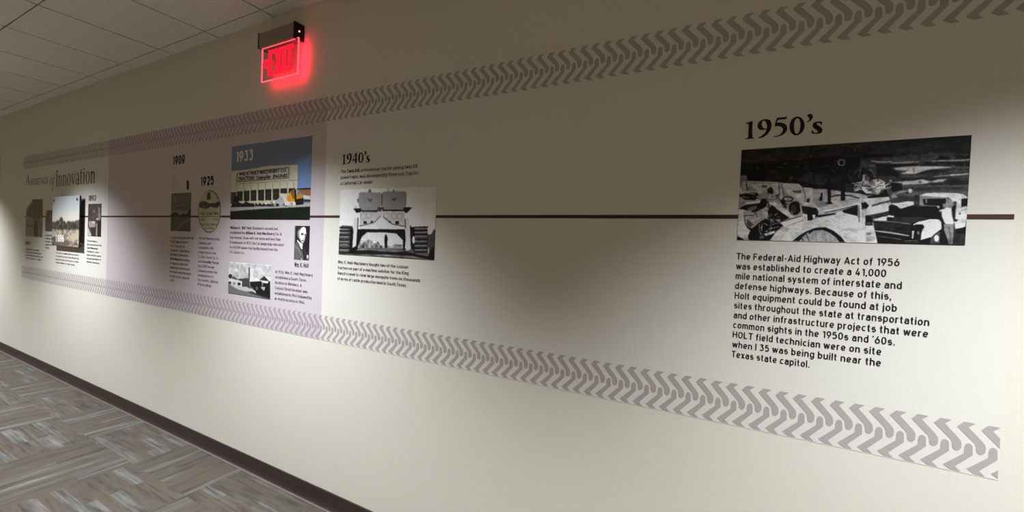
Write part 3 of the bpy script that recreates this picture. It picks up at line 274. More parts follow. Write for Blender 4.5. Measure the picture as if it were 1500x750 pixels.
'ops':[('p',(.47,.53,.64),[0,0,2000,0,2000,2000,0,2000]),('p',(.51,.62,.82),[1659,577,2048,406,2073,1312,1680,1293]),('b',8),('p',(.86,.85,.76),[-41,676,494,667,959,626,1242,637,1696,661,1702,1263,1688,1573,-13,1633]),('l',(.52,.5,.4),9,[169,995,184,1498]),('l',(.52,.5,.4),9,[365,1007,380,1504]),('l',(.52,.5,.4),9,[556,1020,570,1509]),('l',(.52,.5,.4),9,[748,1032,762,1515]),('l',(.52,.5,.4),9,[932,1043,946,1520]),('l',(.52,.5,.4),9,[1114,1055,1128,1525]),('l',(.52,.5,.4),9,[1292,1066,1305,1530]),('l',(.52,.5,.4),9,[1468,1077,1481,1536]),('l',(.52,.5,.4),9,[1616,1087,1629,1540]),('l',(.6,.58,.46),9,[170,1030,873,1030,1695,1030]),('l',(.6,.58,.46),9,[1515,657,1520,1033]),('p',(.25,.25,.24),[162,745,1496,698,1495,982,151,980]),('p',(.83,.82,.8),[181,764,1481,716,1482,968,172,960]),('t','Wm. K. HOLT MACHINERY CO.',(.08,.08,.09),[225,815,1448,808],739),('t','TRACTORS  Caterpillar  ENGINES',(.08,.08,.09),[200,938,1464,948],855),('p',(.3,.26,.2),[5,1247,159,1247,168,1567,4,1563]),('p',(.16,.16,.14),[184,1235,337,1235,345,1503,191,1498]),('p',(.16,.16,.14),[372,1230,524,1230,532,1508,380,1504]),('p',(.16,.16,.14),[558,1222,707,1223,715,1507,567,1503]),('p',(.16,.16,.14),[754,1222,905,1222,913,1506,762,1501]),('p',(.16,.16,.14),[937,1218,1087,1219,1096,1505,945,1500]),('p',(.16,.16,.14),[1128,1218,1278,1219,1286,1504,1137,1500]),('p',(.16,.16,.14),[1311,1217,1463,1219,1466,1346,1315,1339]),('p',(.16,.16,.14),[1502,1221,1655,1223,1658,1354,1505,1347]),('l',(.35,.34,.28),6,[186,1308,339,1314]),('l',(.35,.34,.28),6,[260,1225,267,1466]),('l',(.35,.34,.28),6,[374,1315,527,1322]),('l',(.35,.34,.28),6,[449,1233,456,1472]),('l',(.35,.34,.28),6,[561,1323,710,1330]),('l',(.35,.34,.28),6,[634,1243,641,1478]),('l',(.35,.34,.28),6,[757,1325,908,1331]),('l',(.35,.34,.28),6,[830,1245,837,1477]),('l',(.35,.34,.28),6,[940,1323,1091,1329]),('l',(.35,.34,.28),6,[1014,1244,1020,1473]),('l',(.35,.34,.28),6,[1132,1331,1281,1338]),('l',(.35,.34,.28),6,[1205,1254,1211,1479]),('p',(.68,.67,.64),[-12,1654,241,1603,1210,1657,2026,1582,2029,1685,893,1723,-1,1781]),('p',(.1,.1,.1),[18,1661,75,1495,143,1323,199,1377,239,1534,382,1572,432,1505,520,1559,640,1572,676,1660,278,1659]),('n',.5,9,9,3,[24,1634,143,1323,239,1534,640,1562,1191,1527,1194,1656]),('p',(.14,.14,.13),[676,1646,707,1563,758,1615,806,1549,858,1617,921,1569,955,1626,1035,1588,1099,1622,1161,1591,1195,1663]),('p',(.7,.7,.72),[1147,1639,1191,1527,1266,1465,1296,1409,1357,1436,1422,1566,1333,1643]),('p',(.12,.12,.13),[1289,1626,1288,1638,1282,1648,1273,1657,1261,1662,1247,1664,1234,1661,1222,1656,1212,1647,1205,1636,1203,1624,1205,1612,1211,1601,1220,1593,1232,1588,1245,1587,1259,1589,1271,1595,1281,1603,1287,1614]),('p',(.12,.12,.13),[1495,1615,1493,1630,1487,1644,1477,1655,1463,1662,1449,1664,1434,1661,1420,1654,1409,1643,1402,1629,1399,1612,1401,1597,1407,1583,1418,1572,1431,1565,1446,1563,1461,1566,1474,1574,1485,1585,1492,1599]),('p',(.88,.86,.84),[1406,1533,1510,1521,1573,1632,1424,1645]),('p',(.86,.6,.14),[1461,1472,1540,1311,1635,1260,1658,1541,1511,1552]),('p',(.55,.36,.12),[1548,1286,1635,1244,1662,1494,1598,1476]),('p',(.8,.56,.15),[1677,1392,1796,1360,1834,1484,1685,1495]),('p',(.1,.09,.08),[1685,1495,1851,1470,1849,1623,1690,1641]),('p',(.12,.1,.09),[1644,1260,1679,1262,1689,1635,1653,1587]),('p',(.62,.42,.24),[1723,1279,2001,1254,2003,1429,1854,1408]),('p',(.82,.82,.84),[1832,1398,2000,1429,1998,1550,1851,1500]),('p',(.2,.18,.18),[1857,1500,2002,1514,1998,1566,1859,1565]),('l',(.08,.08,.08),19,[1693,1250,2006,1251]),('p',(.9,.88,.86),[1674,1597,1673,1611,1668,1623,1661,1632,1651,1638,1640,1640,1630,1638,1619,1631,1611,1621,1606,1609,1604,1596,1605,1582,1610,1570,1617,1560,1627,1555,1638,1552,1649,1555,1659,1561,1667,1571,1672,1584]),('p',(.06,.1,.07),[-9,1774,893,1716,2029,1678,2039,2036,0,2055]),('l',(.6,.6,.6),9,[593,1719,602,1780]),('l',(.6,.6,.6),9,[721,1707,724,1787]),('n',.05,14,8,3,[-9,1774,2029,1678,2039,2036,0,2055]),('n',.03,10,10,8),('b',1)]},
'portrait':{'rect':[-2.2168,-2.085,1.3464,1.541],
'res':90,
'ops':[('p',.12,[0,0,2000,0,2000,2000,0,2000]),('p',.35,[-52,-27,180,-28,171,1148,31,1151]),('p',.22,[342,294,468,111,829,16,1193,5,1424,83,803,289]),('p',.55,[366,375,524,252,797,209,931,810,655,795,441,637]),('p',.93,[624,371,838,148,1197,53,1474,142,1564,519,1404,821,1174,1014,896,951,729,794]),('p',.25,[841,441,1177,425,1204,545,931,549]),('p',.3,[1325,475,1524,480,1512,552,1332,547]),('p',.5,[1160,686,1277,812,1133,814]),('l',.3,92,[954,870,1254,876]),('p',.45,[1386,563,1564,519,1432,821,1318,864]),('l',.6,73,[743,733,895,940,1174,1014]),('p',.38,[13,1172,386,921,1063,1370,1605,1995,-1,2028]),('l',.2,92,[489,1061,779,1256,1172,1648]),('l',.55,73,[127,1190,509,1343,993,1693]),('p',.95,[398,828,759,975,1131,1048,1153,1367,922,1333,627,1058,365,881]),('p',.13,[1077,1188,1275,1165,1694,1992,1335,2003]),('p',.2,[1178,1087,1615,1515,1984,1664,1964,2023,1559,1996]),('p',.9,[1761,1670,1943,1713,1893,1885,1684,1833]),('p',.9,[963,1895,1244,2006,970,2015]),('l',.5,73,[1688,1912,1958,1923]),('b',1)]},
'depot':{'rect':[-2.88,-2.4266,1.0922,1.2978],
'res':160,
'ops':[('p',.82,[0,0,2000,0,2000,2000,0,2000]),('n',.18,40,30,3,[-26,-6,1990,-67,1987,898,12,1034]),('l',.5,13,[452,153,470,928]),('l',.66,10,[1185,132,1592,-87]),('p',.2,[200,891,196,936,183,977,163,1012,136,1037,107,1048,76,1045,49,1029,27,1001,12,963,6,919,10,874,23,832,43,797,70,773,100,761,130,764,157,781,179,809,194,847]),('p',.28,[169,1028,250,890,350,946,491,1038,395,1081]),('p',.45,[5,1396,546,1622,1325,1756,1984,1929,1987,2029,20,2042]),('p',.9,[1043,247,1200,233,1212,781,1486,893,1488,1011,1061,1080]),('p',.26,[436,1040,669,968,937,892,1031,930,1068,1425,680,1458,700,1174,534,1095]),('p',.36,[971,256,1045,236,1051,978,975,921]),('p',.86,[4,1071,396,1099,686,1134,677,1353,652,1434,403,1453,10,1359]),('p',.2,[13,1250,159,1244,154,1406,17,1394]),('p',.14,[471,1229,625,1228,618,1398,475,1416]),('p',.6,[230,1251,370,1227,374,1404,234,1429]),('p',.76,[151,1497,679,1440,1269,1578,1375,1661,1168,1752,547,1676]),('p',.25,[902,1732,1166,1648,1376,1747,1984,1929,1986,1979,1327,1858]),('p',.1,[1061,1097,1564,982,1716,991,1962,918,1990,1929,1377,1780,1322,1619,1082,1423]),('p',.35,[841,1412,1134,1379,1267,1493,1057,1513]),('p',.18,[1492,908,1696,648,1926,934,1589,934]),('p',.88,[1563,948,1901,951,1855,1069,1604,1060]),('p',.7,[1559,1304,1760,1303,1715,1520,1600,1433]),('p',.5,[1592,1079,1655,1069,1659,1254,1608,1245]),('p',.35,[1444,1427,1442,1463,1434,1497,1420,1525,1404,1544,1385,1553,1366,1551,1348,1538,1334,1515,1324,1484,1321,1449,1323,1412,1331,1379,1344,1351,1361,1331,1380,1322,1399,1325,1417,1338,1431,1361,1440,1392]),('l',.8,16,[1034,1673,1296,1608]),('n',.06,8,8,4),('b',1)]},
'p1892':{'rect':[-5.1511,-4.8681,1.4166,1.7081],
'res':70,
'ops':[('p',(.315,.288,.285),[0,0,2000,0,2000,2000,0,2000]),('n',.3,14,22,4),('p',(.651,.5952,.589),[98,1062,1199,1096,1119,1416,218,1447]),('p',.9,[1046,1128,1037,1143,1010,1156,968,1167,914,1173,854,1176,794,1174,739,1168,695,1158,666,1145,657,1130,665,1116,692,1102,735,1092,789,1085,849,1082,910,1084,964,1090,1007,1101,1035,1114]),('p',(.5775,.528,.5225),[1476,211,1763,259,1893,946,1511,1044,1552,559]),('p',.85,[1534,931,1529,950,1514,968,1489,981,1458,990,1423,994,1387,991,1355,982,1329,968,1312,951,1305,932,1310,913,1324,895,1349,881,1381,872,1416,869,1452,872,1484,881,1510,895,1527,912]),('l',(.63,.576,.57),173,[1380,1258,1341,1958]),('p',.75,[16,1389,226,1585,644,1993,49,2017]),('p',(.21,.192,.19),[467,1463,1218,1454,1246,1980,693,1992]),('p',(.1575,.144,.1425),[1464,1063,2030,1060,1987,2002,1514,1974]),('p',(.525,.48,.475),[1059,480,1053,508,1033,535,999,555,957,568,910,572,861,568,817,554,781,533,758,507,748,478,755,449,775,423,808,402,852,389,899,385,948,390,992,403,1027,424,1050,450]),('b',1)]},
'p1909':{'rect':[-3.6506,-3.3708,1.4878,1.764],
'res':90,
'ops':[('p',(.408,.4,.372),[0,0,2000,0,2000,2000,0,2000]),('p',(.51,.5,.465),[-33,917,1995,930,2004,1126,-23,1121]),('p',(.1632,.16,.1488),[27,1122,321,995,668,1032,870,1174,1346,1075,1632,1125,1853,880,2006,783,2030,1273,35,1276]),('p',(.3264,.32,.2976),[-17,1250,2029,1249,2066,2008,23,2044]),('l',(.4284,.42,.3906),135,[421,2012,1368,1523,2014,1322]),('p',(.51,.5,.465),[542,263,535,285,514,304,479,319,436,328,387,331,338,327,293,316,257,299,233,279,225,256,231,235,253,215,288,200,331,191,380,189,429,193,474,204,509,221,533,241]),('l',(.306,.3,.279),77,[557,769,1708,780]),('n',.14,12,10,3),('b',1)]},
'oval':{'rect':[-3.2737,-2.9866,1.4844,1.7737],
'res':110,
'ops':[('p',(.74,.7178,.6068),[0,0,2000,0,2000,2000,0,2000]),('p',(.28,.2716,.2296),[780,143,1037,156,1087,337,1069,465,752,443]),('p',(.22,.2134,.1804),[1053,144,1048,156,1032,166,1006,174,973,178,937,180,899,177,866,171,839,161,821,150,815,138,821,126,837,115,863,108,896,103,933,102,970,105,1003,111,1030,121,1047,132]),('p',(.3,.291,.246),[31,676,179,547,483,503,909,584,1497,574,1927,559,1905,700,1655,855,1098,802,623,885,68,792]),('n',.4,12,12,3,[31,676,179,547,909,584,1927,559,1905,700,1655,855,623,885,68,792]),('l',(.8,.776,.656),35,[850,597,1498,593]),('l',(.42,.4074,.3444),35,[28,1242,1989,1242]),('t','HOLT & BEST MFG.',(.32,.3104,.2624),[198,1170,1843,1163],1055),('t','1883         1910',(.4,.388,.328),[235,1432,1769,1425],1334),('t','TRACTOR COMPANY',(.35,.3395,.287),[285,1676,1753,1662],1578),('t','CALIFORNIA',(.4,.388,.328),[610,1826,1442,1815],1748),('l',(.3,.291,.246),47,[1948,1006,1918,1303,1800,1572,1604,1788,1349,1931,1056,1984,754,1941,474,1804,243,1585,86,1306,22,995,56,684,184,406,393,190,660,56,959,17,1257,73,1527,218,1744,437,1889,708,1948,1006])]},
'house':{'rect':[-6.8209,-6.3068,1.3771,1.7754],
'res':80,
'ops':[('p',(.87,.866,.835),[0,0,2000,0,2000,2000,0,2000]),('p',(.5775,.528,.5225),[-59,734,151,444,858,7,1961,3,2071,1977,-5,2007]),('p',(.42,.384,.38),[48,800,299,446,863,134,1855,31,2029,990,1045,1088,319,930]),('p',(.3675,.336,.3325),[1254,67,1243,98,1209,125,1154,146,1084,159,1006,162,927,156,855,140,797,116,760,87,746,55,757,24,792,-4,848,-25,919,-37,997,-40,1076,-33,1147,-17,1204,6,1240,35]),('p',(.315,.288,.285),[977,1152,1465,1117,1529,1993,1012,1977]),('p',(.504,.4608,.456),[1532,1085,2033,1083,2071,1977,1570,1992]),('l',(.399,.3648,.361),71,[43,1386,988,1406]),('l',(.3675,.336,.3325),86,[1739,1147,1773,1955]),('n',.12,12,10,3),('b',2)]},
'tank':{'rect':[-6.2226,-5.9778,1.4438,1.6574],
'res':50,
'ops':[('p',(.3675,.336,.3325),[0,0,2000,0,2000,2000,0,2000]),('p',(.63,.576,.57),[-301,-59,652,-221,275,457,-255,914]),('n',.2,14,14,3),('b',2)]},
'panel':{'rect':[-5.8855,-5.2218,1.3082,1.7819],
'res':130,
'ops':[('p',(.8,.83,.85),[0,0,2000,0,2000,2000,0,2000]),('p',(.86,.85,.8),[-91,600,2025,617,2041,1024,-74,1044]),('b',6),('p',(.62,.58,.52),[-63,1314,2050,1273,2079,2043,-31,2151]),('p',(.27,.25,.23),[-52,1117,2025,1034,2035,1296,1213,1337,-44,1329]),('p',(.29,.27,.25),[351,1088,317,1128,225,1154,109,1156,13,1132,-24,1092,10,1052,104,1026,220,1025,314,1049]),('p',(.29,.27,.25),[634,1047,605,1098,524,1130,422,1131,337,1101,303,1050,333,998,415,966,518,965,601,996]),('p',(.29,.27,.25),[856,964,832,1042,762,1091,673,1092,598,1044,567,966,592,886,663,838,752,837,826,886]),('p',(.29,.27,.25),[1054,1057,1026,1102,947,1130,848,1131,767,1105,734,1060,763,1015,843,987,942,986,1022,1013]),('p',(.29,.27,.25),[1443,1058,1413,1102,1328,1130,1221,1131,1133,1105,1098,1061,1130,1017,1216,989,1323,988,1409,1014]),('p',(.29,.27,.25),[1713,1050,1682,1088,1599,1113,1495,1114,1409,1092,1375,1054,1406,1015,1490,991,1595,990,1679,1013]),('p',(.29,.27,.25),[1983,1016,1957,1053,1884,1077,1792,1078,1717,1056,1687,1018,1714,980,1788,956,1879,956,1954,979]),('p',(.29,.27,.25),[2072,1001,2055,1044,2007,1071,1947,1072,1897,1046,1876,1003,1894,960,1942,933,2002,933,2052,959]),('n',.35,20,16,4,[-55,1043,2023,979,2062,2021,-17,2027]),('b',3),('p',(.42,.36,.32),[-32,1634,325,1623,1054,1741,1402,1775,1237,1969,-18,2003]),('p',(.72,.68,.58),[1309,1592,1561,1468,1974,1411,1985,1707,1486,1725]),('t','1886',(.95,.95,.93),[333,1826,951,1812],1550),('b',1)]}}
T = {'t1950':{'lines':[('The Federal-Aid Highway Act of 1956',.0322,1.4552,.4337),('was established to create a 41,000',.0322,1.4232,.4064),('mile national system of interstate and',.0322,1.3912,.4413),('defense highways. Because of this,',.0322,1.3592,.4204),('Holt equipment could be found at job',.0322,1.3272,.4337),('sites throughout the state at transportation',.0322,1.2952,.5024),('and other infrastructure projects that were',.0322,1.2632,.5014),('common sights in the 1950s and ‘60s.',.0322,1.2312,.4335),('HOLT field technician were on site',.0322,1.1992,.4057),('when I 35 was being built near the',.0322,1.1672,.4063),('Texas state capitol.',.0322,1.1352,.2406)],
'cap':.0211,
'bold':.072,
'sp':.03},
't1940a':{'lines':[('The *Twin D8*, a monstrous tractor joining twin D8',-1.8473,1.8261,-1.3205),('powertrains, was developed by Peterson Tractor,',-1.8473,1.7942,-1.3098),('a California Cat dealer.',-1.8473,1.7624,-1.6032)],
'cap':.0178,
'bold':.06},
't1940b':{'lines':[('Wm. K. Holt Machinery bought two of the custom',-1.8469,1.3423,-1.3566),('tractors as part of a machine solution for the King',-1.8469,1.3126,-1.3523),('Ranch’s need to clear large mesquite trees on thousands',-1.8469,1.283,-1.2796),('of acres of cattle production land in South Texas.',-1.8469,1.2533,-1.3621)],
'cap':.0166,
'bold':.066},
't1933':{'lines':[('*William K. “Bill” Holt*, Benjamin’s second son,',-2.8764,1.5131,-2.3691),('established the *William K. Holt Machinery Co.* in',-2.8764,1.4816,-2.336),('San Antonio, Texas with one store and less than',-2.8764,1.45,-2.3458),('10 employees. In 1933, the Cat dealership relocated',-2.8764,1.4185,-2.3163),('to a 40,000 square foot facility leased from the',-2.8764,1.387,-2.3733),('U.S. Gunny Co.',-2.8764,1.3554,-2.7141)],
'cap':.0177,
'bold':.066},
'tcap':{'lines':[('Wm. K. Holt',-2.2124,1.303,-2.0872)],
'cap':.028,
'bold':.085},
'tdepot':{'lines':[('In 1936, Wm. K. Holt Machinery',-2.3862,1.2557,-2.0474),('established a South Texas',-2.3862,1.2237,-2.1038),('location in Weslaco. A',-2.3862,1.1917,-2.1407),('Corpus Christi location was',-2.3862,1.1596,-2.0885),('established in 1941 followed by',-2.3862,1.1276,-2.0504),('an Austin location in 1964.',-2.3862,1.0956,-2.1081)],
'cap':.0179,
'bold':.066},
't1909':{'lines':[('Tractors are built with the',-3.6476,1.4328,-3.3194),('track type tread of',-3.6476,1.401,-3.4029),('the factory in',-3.6476,1.3692,-3.4426),('Stockton, California by',-3.6476,1.3375,-3.3724),('the late fall and is',-3.6476,1.3057,-3.3982),('*Holt Manufacturing*',-3.6476,1.2739,-3.3754),('Company sells the',-3.6476,1.2421,-3.3988),('machines all around',-3.6476,1.2103,-3.3661),('the state and the land',-3.6476,1.1785,-3.3521),('in the years ahead',-3.6476,1.1467,-3.3753),('of 1909.',-3.6476,1.1149,-3.5759)],
'cap':.0178,
'bold':.065},
't1925':{'lines':[('The Holt Manufacturing',-3.2565,1.435,-2.9995),('Company and',-3.2565,1.4029,-3.1035),('competitor, the',-3.2565,1.3708,-3.0682),('former tractor rival',-3.2565,1.3387,-3.0389),('C.L. Best Tractor Co., to',-3.2565,1.3066,-3.0097),('form *Caterpillar Tractor*',-3.2565,1.2746,-2.9971),('*Co.* in 1925 the new',-3.2565,1.2425,-3.0508),('company moves the',-3.2565,1.2104,-3.0159),('headquarters to',-3.2565,1.1783,-3.0533),('San Leandro, California',-3.2565,1.1462,-3.0018),('& Peoria, Illinois.',-3.2565,1.1141,-3.0781)],
'cap':.018,
'bold':.06},
'thouse':{'lines':[('Founded the company',-6.8028,1.229,-6.3914),('in the wheel and wagon',-6.8028,1.1971,-6.3271),('trade with his brothers in',-6.8028,1.1652,-6.2769),('San Francisco, Calif.',-6.8028,1.1334,-6.3343)],
'cap':.0179,
'bold':.065},
'ttank':{'lines':[('Stockton Wheel',-6.2143,1.3931,-5.9807),('Company opens',-6.2143,1.3615,-5.9789),('its shops to the',-6.2143,1.3298,-5.9773),('makers of',-6.2143,1.2981,-5.9756),('wagons',-6.2143,1.2664,-6.1039)],
'cap':.0177,
'bold':.065},
'tpanel':{'lines':[('The first combined harvester',-5.9268,1.2259,-5.3455),('is drawn across the wheat by',-5.9268,1.1939,-5.3384),('a long team of horses in the',-5.9268,1.1618,-5.3506),('valley fields of that year.',-5.9268,1.1297,-5.4301)],
'cap':.016,
'bold':.065},
't1892':{'lines':[('The brothers',-5.161,1.3648,-4.9441),('incorporate as the',-5.161,1.3332,-4.8512),('*Holt Manufac-*',-5.161,1.3015,-4.9111),('*turing* Co. and',-5.161,1.2699,-4.9095),('later sold the great',-5.161,1.2382,-4.8559),('steam machines to',-5.161,1.2066,-4.8545),('all who farmed.',-5.161,1.1749,-4.8896)],
'cap':.0158,
'bold':.065},
'h1933':{'lines':[('1933',-2.8256,1.9452,-2.6441)],
'cap':.0691,
'bold':.095},
'h1892':{'lines':[('1892',-5.151,1.7346,-4.9887)],
'cap':.0516,
'bold':.095},
'h1883':{'lines':[('1883',-6.8288,1.2858,-6.6624)],
'cap':.0364,
'bold':.095},
'h1909':{'lines':[('1909',-3.6413,1.9732,-3.4714)],
'cap':.0676,
'bold':.11},
'h1925':{'lines':[('1925',-3.2493,1.8068,-3.0866)],
'cap':.0637,
'bold':.11}}
GLYPH = {'1':[.48,[[(.01,.887),(.189,.93),(.359,.976),(.342,.74),(.347,.516),(.364,.115),(.399,.064),(.479,.03),(.48,.008),(.231,.015),(.035,.0),(.0,.019),(.019,.042),(.116,.057),(.165,.101),(.162,.469),(.165,.725),(.153,.807),(.11,.843),(.02,.836)]]],
'9':[.674,[[(.022,.02),(.155,.0),(.342,.052),(.499,.18),(.625,.372),(.674,.588),(.661,.777),(.587,.927),(.463,.993),(.3,1.004),(.153,.957),(.035,.843),(.0,.688),(.034,.556),(.121,.453),(.244,.425),(.366,.445),(.438,.453),(.425,.361),(.361,.249),(.231,.126)],[(.229,.885),(.29,.932),(.366,.893),(.433,.77),(.467,.625),(.458,.499),(.364,.492),(.295,.531),(.229,.649),(.207,.777)]]],
'5':[.619,[[(.142,1.02),(.339,1.013),(.484,1.013),(.585,1.047),(.565,.925),(.501,.893),(.344,.903),(.18,.905),(.148,.846),(.126,.755),(.271,.755),(.431,.708),(.553,.619),(.619,.489),(.619,.319),(.546,.17),(.406,.074),(.226,.019),(.013,.0),(.0,.017),(.039,.046),(.197,.062),(.325,.128),(.413,.244),(.433,.367),(.389,.48),(.28,.553),(.147,.575),(.029,.578),(.072,.777),(.104,.929)]]],
'0':[.671,[[(.0,.496),(.02,.71),(.098,.885),(.222,.969),(.349,.986),(.492,.919),(.6,.77),(.671,.565),(.667,.367),(.612,.19),(.504,.064),(.367,.0),(.226,.029),(.093,.148),(.02,.324)],[(.199,.475),(.209,.689),(.254,.838),(.34,.898),(.42,.834),(.474,.661),(.485,.477),(.469,.295),(.425,.131),(.352,.069),(.273,.131),(.222,.29)]]],
'’':[.256,[[(.0,.996),(.047,1.05),(.135,1.062),(.211,1.031),(.256,.937),(.251,.831),(.199,.731),(.103,.661),(.017,.639),(.008,.662),(.088,.728),(.113,.802),(.081,.875),(.029,.932)]]],
's':[.463,[[(.428,.629),(.428,.463),(.396,.443),(.361,.516),(.285,.563),(.212,.553),(.202,.502),(.254,.437),(.367,.351),(.453,.238),(.463,.116),(.394,.024),(.273,.0),(.138,.019),(.0,.04),(.0,.206),(.035,.217),(.076,.115),(.16,.064),(.234,.064),(.268,.115),(.228,.19),(.113,.285),(.035,.384),(.022,.506),(.076,.59),(.172,.625),(.295,.634),(.369,.605)]]],
'4':[.62,[[(0,.27),(0,.36),(.4,1.0),(.53,1.0),(.53,.37),(.62,.37),(.62,.27),(.53,.27),(.53,0),(.35,0),(.35,.27)],[(.09,.37),(.35,.37),(.35,.8)]]],
'2':[.6,[[(.02,.72),(.12,.92),(.3,1),(.48,.95),(.58,.8),(.55,.62),(.42,.42),(.22,.2),(.5,.2),(.6,.26),(.56,0),(0,0),(0,.06),(.3,.45),(.38,.65),(.36,.82),(.24,.86),(.12,.76),(.05,.66)]]]}
HS = {'h1950':('1950’s',.0378,1.844,.2412,.0593),
'h1940':('1940’s',-1.8407,1.8719,-1.636,.0562)}

# ------------------------------------------------------------------ lettering
_cap = [None]
def font_tris(s, bold=0.0, sp=1.0, res=3):
    c = bpy.data.curves.new('lettering', 'FONT'); c.body = s; c.offset = bold; c.space_character = sp; c.resolution_u = res
    o = bpy.data.objects.new('lettering', c); COL.objects.link(o)
    dg = bpy.context.evaluated_depsgraph_get(); me = bpy.data.meshes.new_from_object(o.evaluated_get(dg))
    V = [(v.co.x, v.co.y) for v in me.vertices]; F = [tuple(p.vertices) for p in me.polygons]
    bpy.data.objects.remove(o); bpy.data.curves.remove(c); bpy.data.meshes.remove(me)
    return V, F
def cap_height():
    if _cap[0] is None: _cap[0] = max(v[1] for v in font_tris('H')[0])
    return _cap[0]

# a plain rounded-square grotesque drawn from centre lines, so that regular and bold runs share one skeleton
def arc(cx, cy, rx, ry, a0, a1, n=9, e=2.35):
    out = []
    for i in range(n+1):
        t = math.radians(a0+(a1-a0)*i/n); c, s = math.cos(t), math.sin(t)
        out.append((cx+rx*math.copysign(abs(c)**(2/e), c), cy+ry*math.copysign(abs(s)**(2/e), s)))
    return out
_glyphs = {}
def skeleton(h):
    if h in _glyphs: return _glyphs[h]
    lo, hi, X, L = h, 1-h, 0.73-h, h; xc = (lo+X)/2; xr = (X-lo)/2; D = -0.24+h; G = {}
    def oval(cx, y0, y1, r, a0=90, a1=450): return arc(cx, (y0+y1)/2, r, (y1-y0)/2, a0, a1, 20)
    r = 0.195; R = L+2*r; C = L+r
    G['a'] = ([[(L+0.03, X-0.10)]+arc(L+r*0.98, X-0.16, r*0.9, 0.16, 150, 0, 8)+[(R-0.02, 0)], [(R-0.02, 0.43)]+arc(L+0.15, (0.43+lo)/2, 0.15, (0.43-lo)/2, 90, 270, 8)+[(R-0.14, lo), (R-0.02, 0.15)]], R-0.02)
    G['b'] = ([[(L, 1), (L, 0)], oval(C, lo, X, r)], R); G['d'] = ([[(R, 1), (R, 0)], oval(C, lo, X, r)], R)
    G['p'] = ([[(L, 0.73), (L, -0.24)], oval(C, lo, X, r)], R); G['q'] = ([[(R, 0.73), (R, -0.24)], oval(C, lo, X, r)], R)
    G['g'] = ([oval(C, lo, X, r), [(R, 0.73), (R, D+0.17)]+arc(C, D+0.17, r, 0.17, 0, -150, 8)], R)
    G['o'] = ([oval(C, lo, X, r)], R); G['c'] = ([arc(C, xc, r, xr, 48, 312, 16)], R-0.03)
    G['e'] = ([[(L, xc), (R, xc)]+arc(C, xc, r, xr, 0, 318, 18)], R)
    G['f'] = ([[(L+0.08, 0), (L+0.08, hi-0.15)]+arc(L+0.22, hi-0.15, 0.14, 0.15, 180, 80, 5), [(0, X), (L+0.24, X)]], 0.27)
    G['h'] = ([[(L, 1), (L, 0)], [(L, X-0.16)]+arc(C, X-0.2, r, 0.2, 150, 0, 8)+[(R, 0)]], R); G['n'] = ([[(L, 0.73), (L, 0)], [(L, X-0.16)]+arc(C, X-0.2, r, 0.2, 150, 0, 8)+[(R, 0)]], R)
    G['u'] = ([[(L, 0.73), (L, lo+0.2)]+arc(C, lo+0.2, r, 0.2, 180, 330, 8)+[(R, lo+0.16)], [(R, 0.73), (R, 0)]], R)
    G['m'] = ([[(L, 0.73), (L, 0)], [(L, X-0.16)]+arc(L+0.16, X-0.18, 0.16, 0.18, 150, 0, 8)+[(L+0.32, 0)], [(L+0.32, X-0.16)]+arc(L+0.48, X-0.18, 0.16, 0.18, 150, 0, 8)+[(L+0.64, 0)]], L+0.64)
    G['r'] = ([[(L, 0.73), (L, 0)], [(L, X-0.16)]+arc(L+0.18, X-0.16, 0.17, 0.16, 150, 70, 5)], L+0.22)
    G['i'] = ([[(L, 0.73), (L, 0)], [(L, 0.86), (L, 1.0)]], L); G['l'] = ([[(L, 1), (L, 0)]], L); G['j'] = ([[(L, 0.73), (L, D+0.10)]+arc(L-0.11, D+0.10, 0.11, 0.10, 0, -90, 5), [(L, 0.86), (L, 1.0)]], L)
    G['k'] = ([[(L, 1), (L, 0)], [(R-0.05, 0.73), (L, 0.30)], [(L+0.12, 0.40), (R-0.02, 0)]], R-0.02)
    G['s'] = ([arc(C-0.02, X-0.165, r-0.03, 0.165, 35, 270, 10)[:-1]+arc(C-0.02, lo+0.175, r-0.02, 0.175, 85, -145, 10)], R-0.05)
    G['t'] = ([[(L+0.07, 0.93), (L+0.07, lo+0.13)]+arc(L+0.2, lo+0.13, 0.13, 0.13, 180, 275, 5), [(0, X), (L+0.22, X)]], 0.27)
    G['v'] = ([[(L-0.03, 0.73), (C-0.02, 0.02)], [(R-0.01, 0.73), (C-0.02, 0.02)]], R-0.02); G['x'] = ([[(L, 0.73), (R-0.04, 0)], [(R-0.04, 0.73), (L, 0)]], R-0.04)
    G['w'] = ([[(L-0.03, 0.73), (L+0.13, 0.02), (L+0.29, 0.70), (L+0.45, 0.02), (L+0.61, 0.73)]], L+0.58)
    G['y'] = ([[(L-0.03, 0.73), (C-0.02, 0.03)], [(R-0.01, 0.73), (L+0.10, -0.20), (L+0.0, D)]], R-0.02); G['z'] = ([[(L, X), (R-0.05, X), (L, lo), (R-0.05, lo)]], R-0.05)
    W = L+0.50; M = (L+W)/2
    G['A'] = ([[(L-0.02, 0), (M, 1-h*0.6), (W+0.02, 0)], [(L+0.10, 0.28), (W-0.10, 0.28)]], W); G['H'] = ([[(L, 0), (L, 1)], [(W, 0), (W, 1)], [(L, 0.52), (W, 0.52)]], W)
    def bowl(y0, y1, w): return [(L, y1), (L+w-0.2, y1)]+arc(L+w-0.2, (y0+y1)/2, 0.2, (y1-y0)/2, 90, -90, 10)+[(L, y0)]
    G['B'] = ([[(L, 0), (L, 1)], bowl(0.53, hi, 0.44), bowl(lo, 0.53, 0.48)], W-0.03); G['P'] = ([[(L, 0), (L, 1)], bowl(0.44, hi, 0.47)], W-0.03); G['R'] = ([[(L, 0), (L, 1)], bowl(0.46, hi, 0.47), [(L+0.24, 0.46), (W-0.01, 0)]], W-0.02)
